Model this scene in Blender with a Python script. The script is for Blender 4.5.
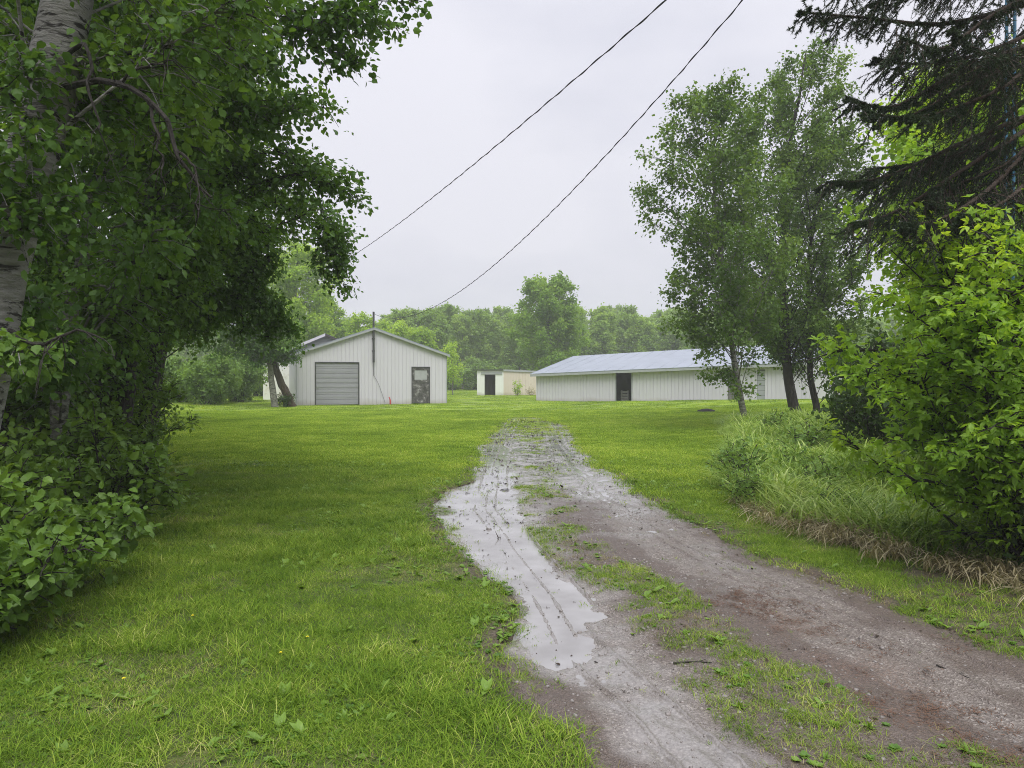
import bpy, math, random
import numpy as np
R = math.radians
for o in list(bpy.data.objects): bpy.data.objects.remove(o)
scene = bpy.context.scene
# ------------------------------------------------------------------ camera
F, HZ, CX, EYE = 740.0, 376.0, 512.0, 1.6
cam = bpy.data.cameras.new('camera'); cam.lens = F / 1024 * 36; cam.sensor_width = 36
cam.clip_start = 0.05; cam.clip_end = 2000
co = bpy.data.objects.new('camera', cam); scene.collection.objects.link(co)
co.location = (0, 0, EYE); co.rotation_euler = (R(90) - math.atan((384 - HZ) / F), 0, 0)
scene.camera = co
# ------------------------------------------------------------------ world, sun, exposure
SUN_EL, SUN_AZ = R(57), R(170)          # azimuth clockwise from +y
w = bpy.data.worlds.new('World'); scene.world = w; w.use_nodes = True
nt = w.node_tree; nt.nodes.clear()
def N(nt, t, **k):
    n = nt.nodes.new(t)
    for a, v in k.items(): setattr(n, a, v)
    return n
sky = N(nt, 'ShaderNodeTexSky', sky_type='NISHITA', sun_disc=False, sun_elevation=SUN_EL, sun_rotation=SUN_AZ)
hsv = N(nt, 'ShaderNodeHueSaturation'); hsv.inputs['Saturation'].default_value = 0.12
tc = N(nt, 'ShaderNodeTexCoord')
mp = N(nt, 'ShaderNodeMapping'); mp.inputs['Scale'].default_value = (1.0, 1.0, 2.2)
nz = N(nt, 'ShaderNodeTexNoise'); nz.inputs['Scale'].default_value = 1.7; nz.inputs['Detail'].default_value = 5; nz.inputs['Roughness'].default_value = .5
cr = N(nt, 'ShaderNodeValToRGB')
cr.color_ramp.elements[0].position = .37; cr.color_ramp.elements[0].color = (6.3, 6.45, 7.55, 1)
cr.color_ramp.elements[1].position = .63; cr.color_ramp.elements[1].color = (8.35, 8.35, 9.2, 1)
mx = N(nt, 'ShaderNodeMix', data_type='RGBA'); mx.inputs[0].default_value = 0.93
bg = N(nt, 'ShaderNodeBackground'); bg.inputs['Strength'].default_value = 0.064
ow = N(nt, 'ShaderNodeOutputWorld')
L = nt.links.new
L(sky.outputs[0], hsv.inputs['Color']); L(tc.outputs['Generated'], mp.inputs[0]); L(mp.outputs[0], nz.inputs['Vector'])
L(nz.outputs['Fac'], cr.inputs[0]); L(hsv.outputs[0], mx.inputs[6]); L(cr.outputs[0], mx.inputs[7])
# an overcast sky is brightest overhead
sx = N(nt, 'ShaderNodeSeparateXYZ'); L(tc.outputs['Generated'], sx.inputs[0])
mr = N(nt, 'ShaderNodeMapRange', interpolation_type='SMOOTHSTEP'); L(sx.outputs[2], mr.inputs[0])
for k_, v_ in enumerate((.42, 1., 1., 2.6)): mr.inputs[k_ + 1].default_value = v_
mr2 = N(nt, 'ShaderNodeMapRange'); L(sx.outputs[2], mr2.inputs[0])
for k_, v_ in enumerate((0., .4, .84, 1.)): mr2.inputs[k_ + 1].default_value = v_
mm_ = N(nt, 'ShaderNodeMath', operation='MULTIPLY'); L(mr.outputs[0], mm_.inputs[0]); L(mr2.outputs[0], mm_.inputs[1])
vm = N(nt, 'ShaderNodeVectorMath', operation='SCALE'); L(mx.outputs[2], vm.inputs[0]); L(mm_.outputs[0], vm.inputs['Scale'])
L(vm.outputs[0], bg.inputs[0]); L(bg.outputs[0], ow.inputs[0])
sl = bpy.data.lights.new('sun', 'SUN'); sl.energy = 1.5; sl.angle = R(35); sl.color = (1, .97, .92)
so = bpy.data.objects.new('sun', sl); scene.collection.objects.link(so)
so.rotation_euler = (R(90) - SUN_EL, 0, -SUN_AZ + math.pi)
so.location = (0, -20, 40)
vs = scene.view_settings
vs.view_transform = 'Standard'; vs.look = 'None'; vs.exposure = 0.75; vs.gamma = 1; vs.use_curve_mapping = False
cy = scene.cycles
scene.render.engine = 'CYCLES'
cy.max_bounces = 6; cy.diffuse_bounces = 3; cy.glossy_bounces = 2; cy.transmission_bounces = 3; cy.transparent_max_bounces = 6; cy.volume_bounces = 1
cy.use_denoising = True; cy.denoising_prefilter = 'NONE'; cy.filter_width = 1.0; cy.caustics_reflective = False; cy.caustics_refractive = False
cy.use_adaptive_sampling = True; cy.adaptive_threshold = 0.006

# ------------------------------------------------------------------ helpers
def Wp(px, py, d):                       # a point seen at px,py standing d metres away
    return np.array([(px - CX) / F * d, d, EYE + (HZ - py) / F * d])
def rs(seed): return np.random.default_rng(seed)
def unit(v): return v / np.maximum(np.linalg.norm(v, axis=-1, keepdims=True), 1e-9)
def sst(a, b, x):
    t = np.clip((x - a) / (b - a), 0, 1); return t * t * (3 - 2 * t)
def _h(ix, iy, s):
    n = (ix.astype(np.int64) * 374761393 + iy.astype(np.int64) * 668265263 + s * 974711) & 0xffffffff
    n = ((n ^ (n >> 13)) * 1274126177) & 0xffffffff
    return ((n ^ (n >> 16)) & 0xffff) / 65535.0
def vnoise(x, y, s=0):
    x = np.asarray(x, float); y = np.asarray(y, float)
    ix = np.floor(x); iy = np.floor(y); fx = x - ix; fy = y - iy
    fx = fx * fx * (3 - 2 * fx); fy = fy * fy * (3 - 2 * fy)
    a = _h(ix, iy, s); b = _h(ix + 1, iy, s); c = _h(ix, iy + 1, s); d = _h(ix + 1, iy + 1, s)
    return (a + (b - a) * fx) * (1 - fy) + (c + (d - c) * fx) * fy
def fbm(x, y, sc, s=0, o=3):
    v = 0; a = .5; t = 0
    for k in range(o):
        v = v + a * vnoise(x * sc * 2 ** k, y * sc * 2 ** k, s + k * 17); t += a; a *= .5
    return v / t
ORG = {}
class MB:
    def __init__(s): s.v = []; s.f = []; s.t = []; s.n = 0; s.at = {}
    def add(s, v, f, tint=.5):
        v = np.asarray(v, float).reshape(-1, 3); f = np.asarray(f, np.int64)
        s.v.append(v); s.f.append(f + s.n); s.n += len(v)
        s.t.append(np.broadcast_to(np.asarray(tint, float), (len(f),)).copy())
    def quad(s, a, b, c, d, tint=.5): s.add([a, b, c, d], [[0, 1, 2, 3]], tint)
    def obox(s, o, ax, ay, az, tint=.5):      # origin corner and three edge vectors
        o, ax, ay, az = [np.asarray(q, float) for q in (o, ax, ay, az)]
        v = [o, o + ax, o + ax + ay, o + ay, o + az, o + ax + az, o + ax + ay + az, o + ay + az]
        s.add(v, [[0, 3, 2, 1], [4, 5, 6, 7], [0, 1, 5, 4], [1, 2, 6, 5], [2, 3, 7, 6], [3, 0, 4, 7]], tint)
    def tube(s, p, r, k=8, tint=.5, cap=True):
        p = np.asarray(p, float); n = len(p); r = np.broadcast_to(np.asarray(r, float), (n,))
        t = unit(np.gradient(p, axis=0)); ref = np.array([0, 0, 1.]) if abs(t[:, 2].mean()) < .8 else np.array([0, 1., 0])
        a = unit(np.cross(t, ref)); b = np.cross(t, a)
        th = np.arange(k) / k * 2 * np.pi
        v = p[:, None] + r[:, None, None] * (np.cos(th)[None, :, None] * a[:, None] + np.sin(th)[None, :, None] * b[:, None])
        i = np.arange(n - 1)[:, None] * k; j = np.arange(k)[None]; j2 = (j + 1) % k
        f = np.stack([i + j, i + j2, i + k + j2, i + k + j], -1).reshape(-1, 4)
        s.add(v.reshape(-1, 3), f, tint)
        if cap and k > 3:
            s.add(v[-1], [list(range(k))], tint); s.add(v[0], [list(range(k))[::-1]], tint)
    def twigs(s, a, m, b, r0, r1, tint=.5):   # many three-sided twigs through a, m, b
        p = np.stack([a, m, b], 1); n = len(p)
        if n == 0: return
        t = unit(np.gradient(p, axis=1)); u = unit(np.cross(t, np.array([.3, .2, .9]))); w_ = np.cross(t, u)
        rr = np.stack([r0, (r0 + r1) / 2, r1], 1)[:, :, None, None]
        th = np.arange(3) / 3 * 2 * np.pi
        v = p[:, :, None] + rr * (np.cos(th)[None, None, :, None] * u[:, :, None] + np.sin(th)[None, None, :, None] * w_[:, :, None])
        base = np.arange(n)[:, None] * 9
        q = []
        for k in range(2):
            for j in range(3): q.append([k * 3 + j, k * 3 + (j + 1) % 3, k * 3 + 3 + (j + 1) % 3, k * 3 + 3 + j])
        s.add(v.reshape(-1, 3), (base[:, None] + np.array(q)[None]).reshape(-1, 4), tint)
    def mesh(s, name, mat, off=(0, 0, 0), smooth=False):
        me = bpy.data.meshes.new(name)
        v = np.concatenate(s.v) - np.asarray(off, float)
        me.vertices.add(len(v)); me.vertices.foreach_set('co', v.astype(np.float32).ravel())
        li = np.concatenate([f.ravel() for f in s.f]).astype(np.int32)
        lt = np.concatenate([np.full(len(f), f.shape[1]) for f in s.f]).astype(np.int32)
        ls = np.concatenate([[0], np.cumsum(lt)[:-1]]).astype(np.int32)
        me.loops.add(len(li)); me.loops.foreach_set('vertex_index', li)
        me.polygons.add(len(lt)); me.polygons.foreach_set('loop_start', ls); me.polygons.foreach_set('loop_total', lt)
        me.polygons.foreach_set('use_smooth', np.full(len(lt), smooth))
        me.update(calc_edges=True)
        a = me.attributes.new('tint', 'FLOAT', 'FACE'); a.data.foreach_set('value', np.concatenate(s.t).astype(np.float32))
        for k, val in s.at.items():
            a = me.attributes.new(k, 'FLOAT', 'POINT'); a.data.foreach_set('value', np.asarray(val, np.float32))
        me.materials.append(mat)
        return me
    def build(s, name, mat, parent=None, smooth=False):
        off = ORG.get(parent.name, (0, 0, 0)) if parent else (0, 0, 0)
        ob = bpy.data.objects.new(name, s.mesh(name, mat, off, smooth)); scene.collection.objects.link(ob)
        if parent: ob.parent = parent
        ORG[ob.name] = off
        return ob
def tag(o, label=None, cat=None, group=None, kind=None):
    if label: o['label'] = label
    if cat: o['category'] = cat
    if group: o['group'] = group
    if kind: o['kind'] = kind
    return o
def thing(name, label, cat, loc=(0, 0, 0), group=None):
    o = bpy.data.objects.new(name, None); scene.collection.objects.link(o); o.empty_display_size = .2
    o.location = loc; ORG[o.name] = tuple(loc); return tag(o, label, cat, group)
def dup(o, loc, rz=0, sc=(1, 1, 1), label=None, group=None, cat=None):
    def cp(x, par):
        c = x.copy(); scene.collection.objects.link(c); c.parent = par
        for ch in list(x.children): cp(ch, c)
        return c
    c = cp(o, None); c.location = loc; c.rotation_euler = (0, 0, rz); c.scale = sc
    return tag(c, label, cat, group)

# ------------------------------------------------------------------ materials
def newmat(name):
    m = bpy.data.materials.new(name); m.use_nodes = True; m.node_tree.nodes.clear(); return m, m.node_tree
def ramp(nt, fac, cols):
    c = N(nt, 'ShaderNodeValToRGB'); e = c.color_ramp.elements
    while len(e) < len(cols): e.new(.5)
    for k, (p, col) in enumerate(cols): e[k].position = p; e[k].color = (*col, 1)
    nt.links.new(fac, c.inputs[0]); return c.outputs[0]
def noise(nt, vec, sc, det=4, rough=.55, scale=None, dist=0):
    if scale is not None:
        m = N(nt, 'ShaderNodeMapping'); m.inputs['Scale'].default_value = scale; nt.links.new(vec, m.inputs[0]); vec = m.outputs[0]
    n = N(nt, 'ShaderNodeTexNoise'); n.inputs['Scale'].default_value = sc; n.inputs['Detail'].default_value = det
    n.inputs['Roughness'].default_value = rough; n.inputs['Distortion'].default_value = dist
    nt.links.new(vec, n.inputs['Vector']); return n.outputs['Fac']
def mixc(nt, fac, a, b, mode='MIX'):
    m = N(nt, 'ShaderNodeMix', data_type='RGBA', blend_type=mode)
    for sock, v in ((0, fac), (6, a), (7, b)):
        if isinstance(v, (float, int)): m.inputs[sock].default_value = v
        elif isinstance(v, tuple): m.inputs[sock].default_value = (*v, 1)
        else: nt.links.new(v, m.inputs[sock])
    return m.outputs[2]
def math_(nt, op, a, b=0.0):
    m = N(nt, 'ShaderNodeMath', operation=op); m.use_clamp = False
    for k, v in enumerate((a, b)):
        if isinstance(v, (float, int)): m.inputs[k].default_value = v
        else: nt.links.new(v, m.inputs[k])
    return m.outputs[0]
def mapr(nt, v, a, b, c=0., d=1.):
    m = N(nt, 'ShaderNodeMapRange'); nt.links.new(v, m.inputs[0])
    for k, q in enumerate((a, b, c, d)): m.inputs[k + 1].default_value = q
    return m.outputs[0]
def attr(nt, n, t='GEOMETRY'):
    a = N(nt, 'ShaderNodeAttribute', attribute_type=t, attribute_name=n); return a.outputs['Fac']
def pos(nt): return N(nt, 'ShaderNodeNewGeometry').outputs['Position']
def objc(nt): return N(nt, 'ShaderNodeTexCoord').outputs['Object']
def pbsdf(nt, col, rough=.5, spec=.4, bump=None, bstr=.3, bdist=.01, metal=0.):
    p = N(nt, 'ShaderNodeBsdfPrincipled')
    for k, v in (('Base Color', col), ('Roughness', rough), ('Specular IOR Level', spec), ('Metallic', metal)):
        if isinstance(v, (float, int)): p.inputs[k].default_value = v
        elif isinstance(v, tuple): p.inputs[k].default_value = (*v, 1)
        else: nt.links.new(v, p.inputs[k])
    if bump is not None:
        b = N(nt, 'ShaderNodeBump'); b.inputs['Strength'].default_value = bstr; b.inputs['Distance'].default_value = bdist
        nt.links.new(bump, b.inputs['Height']); nt.links.new(b.outputs[0], p.inputs['Normal'])
    return p.outputs[0]
def out(nt, sh): nt.links.new(sh, N(nt, 'ShaderNodeOutputMaterial').inputs[0])

def leafmat(name, dark, light, trans=.38, rough=.48, spec=.2, patch=.6, tcol=(1.35, 1.25, .45)):
    m, nt = newmat(name)
    t = attr(nt, 'tint'); p = pos(nt)
    n = noise(nt, p, patch, 3)
    oi = N(nt, 'ShaderNodeObjectInfo').outputs['Random']
    f = math_(nt, 'ADD', math_(nt, 'MULTIPLY', t, .5), math_(nt, 'ADD', math_(nt, 'MULTIPLY', mapr(nt, n, .3, .7), .32), math_(nt, 'MULTIPLY', oi, .22)))
    mid = tuple((a * b) ** .5 for a, b in zip(dark, light))
    c = ramp(nt, f, [(0, dark), (.55, mid), (1, light)])
    s = pbsdf(nt, c, rough, spec)
    tr = N(nt, 'ShaderNodeBsdfTranslucent'); nt.links.new(mixc(nt, 1., c, tcol, 'MULTIPLY'), tr.inputs[0])
    ms = N(nt, 'ShaderNodeMixShader'); ms.inputs[0].default_value = trans
    nt.links.new(s, ms.inputs[1]); nt.links.new(tr.outputs[0], ms.inputs[2]); out(nt, ms.outputs[0]); return m
M = {}
M['poplar'] = leafmat('poplar_leaf', (.058, .135, .026), (.21, .345, .065), rough=.42, spec=.22, trans=.42)
M['aspen'] = leafmat('aspen_leaf', (.05, .112, .018), (.22, .335, .07), rough=.42, spec=.25, trans=.42)
M['forest'] = leafmat('forest_leaf', (.14, .25, .06), (.44, .60, .17), patch=.22, spec=.1, trans=.45)
M['hero'] = leafmat('broad_leaf', (.11, .22, .035), (.34, .50, .09), patch=.35, spec=.1, trans=.45)
M['lime'] = leafmat('lime_leaf', (.22, .37, .05), (.50, .66, .11), patch=.4, spec=.1, trans=.48)
M['elder'] = leafmat('box_elder_leaf', (.15, .30, .03), (.50, .68, .095), trans=.52, patch=.9, rough=.4, spec=.3)
M['shrub'] = leafmat('shrub_leaf', (.08, .16, .025), (.23, .36, .06), patch=1.2, rough=.4, spec=.3)
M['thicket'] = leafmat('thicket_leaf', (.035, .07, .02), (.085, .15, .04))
M['bush'] = leafmat('bush_leaf', (.12, .22, .055), (.33, .48, .13), patch=.5, spec=.12)
M['spruce'] = leafmat('spruce_needle', (.018, .034, .02), (.07, .105, .045), trans=.12, patch=1.5)
def grassmat(name, cols, patch=.35, trans=.35, spec=.04, rough=.65):
    m, nt = newmat(name)
    p = pos(nt); t = attr(nt, 'tint')
    n = noise(nt, p, patch, 4); n2 = noise(nt, p, 2.3, 2)
    f = math_(nt, 'ADD', math_(nt, 'MULTIPLY', t, .55), math_(nt, 'ADD', math_(nt, 'MULTIPLY', mapr(nt, n, .32, .68), .28), math_(nt, 'MULTIPLY', mapr(nt, n2, .32, .68), .17)))
    f = math_(nt, 'ADD', f, math_(nt, 'MULTIPLY', math_(nt, 'SUBTRACT', N(nt, 'ShaderNodeObjectInfo').outputs['Random'], .5), .34))
    c = ramp(nt, f, cols)
    s = pbsdf(nt, c, rough, spec)
    tr = N(nt, 'ShaderNodeBsdfTranslucent'); nt.links.new(mixc(nt, 1., c, (1.15, 1.15, .6), 'MULTIPLY'), tr.inputs[0])
    ms = N(nt, 'ShaderNodeMixShader'); ms.inputs[0].default_value = trans
    nt.links.new(s, ms.inputs[1]); nt.links.new(tr.outputs[0], ms.inputs[2]); out(nt, ms.outputs[0]); return m
M['grass'] = grassmat('lawn_blade', [(0, (.055, .11, .010)), (.35, (.16, .27, .028)), (.6, (.28, .40, .045)), (.8, (.42, .51, .065)), (1, (.62, .62, .22))])
M['near'] = grassmat('shaded_lawn_blade', [(0, (.05, .105, .010)), (.35, (.14, .245, .026)), (.6, (.23, .35, .04)), (.8, (.35, .44, .07)), (1, (.58, .57, .22))], patch=.9)  # duller near lawn: tree shade put into the blade colour
M['tall'] = grassmat('tall_blade', [(0, (.08, .165, .015)), (.5, (.28, .42, .06)), (1, (.60, .68, .25))], patch=.8, spec=.3, rough=.38)
M['straw'] = grassmat('straw_blade', [(0, (.16, .13, .07)), (.5, (.36, .31, .19)), (1, (.60, .53, .36))], patch=2)
M['weed'] = leafmat('weed_leaf', (.13, .24, .03), (.30, .44, .08), patch=2, spec=.35, rough=.4)
def barkmat(name, a, b, c, sc=(3, 3, 7), scars=.0, r=.8):
    m, nt = newmat(name); p = objc(nt)
    n = noise(nt, p, 3., 6, .65, sc); n2 = noise(nt, p, 1.2, 3)
    col = mixc(nt, mapr(nt, n2, .35, .65), ramp(nt, n, [(.36, a), (.5, b), (.62, c)]), b)
    if scars:
        k = noise(nt, p, 2.2, 4, .7, (2.0, 2.0, 7.5), .6)
        col = mixc(nt, mapr(nt, k, .55, .61, 0, scars), col, (.025, .022, .02))
    out(nt, pbsdf(nt, col, r, .25, n, 1., .05)); return m
M['whitebark'] = barkmat('pale_bark', (.09, .085, .078), (.27, .262, .245), (.47, .46, .43), (1.6, 1.6, 6), .95)
M['aspenbark'] = barkmat('aspen_bark', (.05, .05, .04), (.17, .17, .14), (.30, .30, .26), (3, 3, 6), .85)
M['darkbark'] = barkmat('dark_bark', (.015, .013, .011), (.04, .035, .03), (.085, .078, .07), (6, 6, 2))
M['brownbark'] = barkmat('brown_bark', (.03, .022, .016), (.075, .055, .042), (.13, .10, .08), (7, 7, 2.5))
def plain(name, col, rough=.5, spec=.4, var=.12, sc=3., metal=0., bump=0.):
    m, nt = newmat(name); p = objc(nt); n = noise(nt, p, sc, 5)
    d = tuple(x * (1 - var) for x in col); l = tuple(min(1, x * (1 + var)) for x in col)
    out(nt, pbsdf(nt, ramp(nt, n, [(.3, d), (.7, l)]), rough, spec, n if bump else None, bump, .01, metal)); return m
def siding(name, col, streak, dirt, amt=.5):
    m, nt = newmat(name); p = objc(nt)
    n = noise(nt, p, 1.3, 4, .6); s = noise(nt, p, 5., 3, .6, (1, 1, .12))
    c = mixc(nt, mapr(nt, s, .5, .8, 0, amt), col, streak)
    c = mixc(nt, mapr(nt, n, .5, .85, 0, .3), c, streak)
    z = N(nt, 'ShaderNodeSeparateXYZ'); nt.links.new(p, z.inputs[0])
    zz = math_(nt, 'ADD', z.outputs[2], math_(nt, 'MULTIPLY', n, .5))
    c = mixc(nt, mapr(nt, zz, .55, .25, 0, .55), c, dirt)      # mud splash along the foot of the wall
    bf = N(nt, 'ShaderNodeNewGeometry').outputs['Backfacing']  # inner faces painted dark, interior shade put into the colour
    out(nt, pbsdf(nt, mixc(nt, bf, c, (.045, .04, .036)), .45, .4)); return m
M['siding'] = siding('white_siding', (.56, .545, .59), (.485, .47, .49), (.33, .30, .24), .35)
M['siding_pink'] = siding('cream_siding', (.60, .53, .45), (.48, .41, .34), (.3, .25, .18), .4)
M['siding_white'] = siding('bright_siding', (.74, .75, .73), (.62, .62, .58), (.3, .28, .2), .25)
M['roof'] = plain('wet_metal_roof', (.245, .27, .31), .45, .5, .08, 1.2, .0)
M['trim'] = plain('grey_trim', (.33, .345, .35), .45, .4, .08)
M['garage'] = plain('grey_garage_panel', (.29, .29, .315), .45, .4, .07, 1.5)
M['darkmetal'] = plain('dark_mast', (.05, .05, .052), .5, .4, .2)
M['black'] = plain('cable', (.02, .02, .022), .6, .3)
M['void'] = plain('shade_and_dirt', (.026, .024, .023), .9, .1, .3)  # near black: barn interior shade put into the colour, also plain dark earth
M['glass'] = plain('grimy_pane', (.36, .37, .37), .2, .5, .12, 4)
M['bluepaint'] = plain('blue_paint', (.045, .15, .24), .45, .4, .2)
M['redpaint'] = plain('red_paint', (.45, .05, .04), .5, .4, .15)
M['greywood'] = barkmat('grey_wood', (.09, .085, .08), (.17, .165, .155), (.26, .25, .24), (2, 2, 12))
M['yellow'] = plain('dandelion', (.80, .68, .03), .6, .3)
def peeling():
    m, nt = newmat('peeling_door'); p = objc(nt)
    n = noise(nt, p, 3.2, 5, .7)
    c = ramp(nt, n, [(.42, (.05, .048, .045)), (.55, (.12, .115, .11)), (.68, (.42, .41, .4))])
    out(nt, pbsdf(nt, c, .7, .25, n, .4, .01)); return m
M['peel'] = peeling()
def stained():
    m, nt = newmat('stained_plaster'); p = objc(nt)
    n = noise(nt, p, 1.6, 5, .7); k = noise(nt, p, .8, 3)
    c = ramp(nt, n, [(.5, (.72, .72, .68)), (.62, (.6, .59, .52)), (.68, (.2, .18, .14))])
    c = mixc(nt, mapr(nt, k, .45, .7, 0, .5), c, (.66, .6, .46))
    out(nt, pbsdf(nt, c, .8, .2)); return m
M['plaster'] = stained()

# ------------------------------------------------------------------ ground shape
# edges of the driveway, metres: y, left x, right x
ED = np.array([(-6, 1.6, 5.4), (0, .75, 4.0), (2.0, .5, 3.6), (3.02, .36, 3.35), (3.44, .22, 3.25), (3.8, .06, 3.1), (4.32, -.07, 2.95), (4.9, -.0, 2.68), (5.29, .08, 2.58),
               (5.7, -.02, 2.45), (6.1, -.24, 2.37), (6.9, -.50, 2.2), (7.6, -.68, 2.07), (8.4, -.82, 1.98), (9.4, -.95, 1.88), (10.6, -.96, 1.78), (11.4, -.60, 1.72),
               (13.3, -.66, 1.58), (17, -.80, 1.62), (21, -.72, 1.85), (24, -.5, 1.8), (27, -.3, 1.35), (30, 0.1, .8)])
def xl(y): return np.interp(y, ED[:, 0], ED[:, 1]) + .16 * (fbm(np.asarray(y) * 1.0, np.asarray(y) * 0, 1.1, 5) - .5)
def xr(y): return np.interp(y, ED[:, 0], ED[:, 2]) + .22 * (fbm(np.asarray(y) * 1.0, np.asarray(y) * 0, .9, 9) - .5)
def ucoord(x, y):
    a, b = xl(y), xr(y); return (x - (a + b) / 2) / ((b - a) / 2)
def hill(x, y):
    x = np.asarray(x, float); y = np.asarray(y, float)
    g = .40 * np.exp(-(((x - 17) / 9.) ** 2 + ((y - 37) / 11.) ** 2))
    g = g + .35 * sst(4.2, 7.5, x) * sst(24, 15, y) * sst(-2, 4, y) * .6        # slight bank under the right hand growth
    return g + .10 * (fbm(x, y, .12, 3) - .5) * sst(3, 9, y)
def road_in(x, y):                          # 1 inside the driveway
    return sst(1.06, .9, np.abs(ucoord(x, y))) * sst(29.5, 28, y)
def median(x, y):                           # grassy strip between the two wheel tracks
    c = np.interp(y, [2, 3.02, 3.65, 4.48, 5.53, 6.6, 8, 12, 18, 27], [1.75, 1.55, 1.33, 1.16, .98, .62, .42, .42, .5, .8])
    hw = np.interp(y, [2, 3.02, 4, 5.5, 6.6, 8, 12, 18, 27], [.62, .58, .48, .38, .36, .36, .45, .55, .8])
    m = 1 - np.abs(x - c) / hw
    return m
def med_density(x, y):
    m = median(x, y); n = fbm(x, y, 2.6, 31, 3); n2 = fbm(x, y, 1.1, 61, 2)
    lim = np.interp(y, [3, 4.2, 5, 7, 8., 9, 12, 27], [.42, .46, .34, .37, .52, .57, .56, .52])
    return sst(lim, lim + .14, n * .6 + n2 * .4 + .12 * np.clip(m, -1, 1)) * sst(0.0, .3, m)
ZW = -.030                                   # water level of the puddles
def wetfield(x, y):
    lx = np.interp(y, [2.8, 3.3, 3.8, 4.32, 5.0, 5.3, 5.7, 6.1, 7.7, 8.4, 9.4, 10.5, 11.5, 12.6, 18.5, 25, 28], [.75, .55, .25, -.14, -.06, -.02, -.16, -.36, -.85, -.95, -1.08, -1.06, -.72, -.75, -.85, -.5, -.3])
    rx = np.interp(y, [2.8, 3.3, 3.8, 4.32, 5.0, 5.7, 6.1, 7.7, 8.4, 9.4, 10.5, 11.5, 12.6, 18.5, 25, 28], [.85, .75, .66, .60, .70, .66, .52, .48, .42, .32, .28, .25, .22, .0, .45, .7])
    c = (lx + rx) / 2; hw = np.maximum((rx - lx) / 2, .05)
    s1 = (1 - np.abs(x - c) / hw) * np.interp(y, [2.8, 3.6, 4.3, 5, 10, 13, 28], [.0, .2, 1.1, 1.5, 1.4, 1.0, .8])
    s1 = s1 - .35 * sst(4.1, 3.4, y)
    # right hand track: only a film of water in the hollows
    c2 = np.interp(y, [3, 4.5, 6, 7.5, 10.4, 13.3, 18, 27], [2.75, 2.35, 1.95, 1.65, 1.3, 1.1, 1.1, 1.35])
    s2 = (1 - np.abs(x - c2) / .42) * np.interp(y, [3, 6, 9, 13, 20, 28], [.0, .04, .34, .62, .8, .8]) - np.interp(y, [3, 8, 13], [.5, .22, .0])
    s3 = np.interp(y, [8, 11, 15, 28], [-1., -.05, .25, .3]) - .25 * sst(.85, 1.05, np.abs(ucoord(x, y)))
    return np.maximum(np.maximum(s1, s2), s3), s1, s2
def tyre(x, y):                             # thin ridges of mud squeezed up beside the tyres
    a = np.interp(y, [2, 3.0, 3.8, 4.5, 5.5, 7, 9, 13, 20, 28], [1.2, .95, .72, .52, .40, .12, -.22, -.25, -.15, .15])
    c2 = np.interp(y, [3, 4.5, 6, 7.5, 10.4, 13.3, 18, 27], [2.75, 2.35, 1.95, 1.65, 1.3, 1.1, 1.1, 1.35])
    wv_ = .05 * (fbm(y, y * 0, .5, 301) - .5); t = 0
    for c, offs, am in ((a, (-.24, -.10, .02, .16), 1.), (c2, (-.22, -.08, .06, .2), .8)):
        for k, o_ in enumerate(offs):
            br = sst(.36, .5, fbm(x * .3, y, .7, 310 + k * 7 + (am < 1) * 50)) * (.5 + .5 * vnoise(x * 9, y * 22, 330 + k))
            t = np.maximum(t, am * br * np.exp(-((x - c - o_ - wv_) / np.interp(y, [3, 10, 20], [.012, .018, .03])) ** 2))
    return t
def road_h(x, y):
    s, s1, s2 = wetfield(x, y)
    n = fbm(x, y, 3.2, 71, 4) - .5
    nf = fbm(x, y, 14., 91, 2) - .5
    z = ZW + .012 - .026 * np.clip(s, -1.6, .9) + (.040 - .026 * sst(.25, .7, s) * sst(4.4, 5.6, y)) * n * (1 + .5 * sst(5.6, 4.4, y)) + (.022 - .012 * sst(.3, .8, s)) * nf
    z = z + .024 * tyre(x, y)
    z = z + .02 * sst(-.1, .6, median(x, y)) * sst(14, 5, y)
    uu = np.abs(ucoord(x, y))
    z = z - .05 * sst(.99, 1.1, uu) - .09 * sst(27.8, 29.5, y)
    return z + hill(x, y)
def lawn_h(x, y):
    return hill(x, y) + .012 * (fbm(x, y, 1.3, 21) - .5) - .14 * road_in(x, y)

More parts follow.
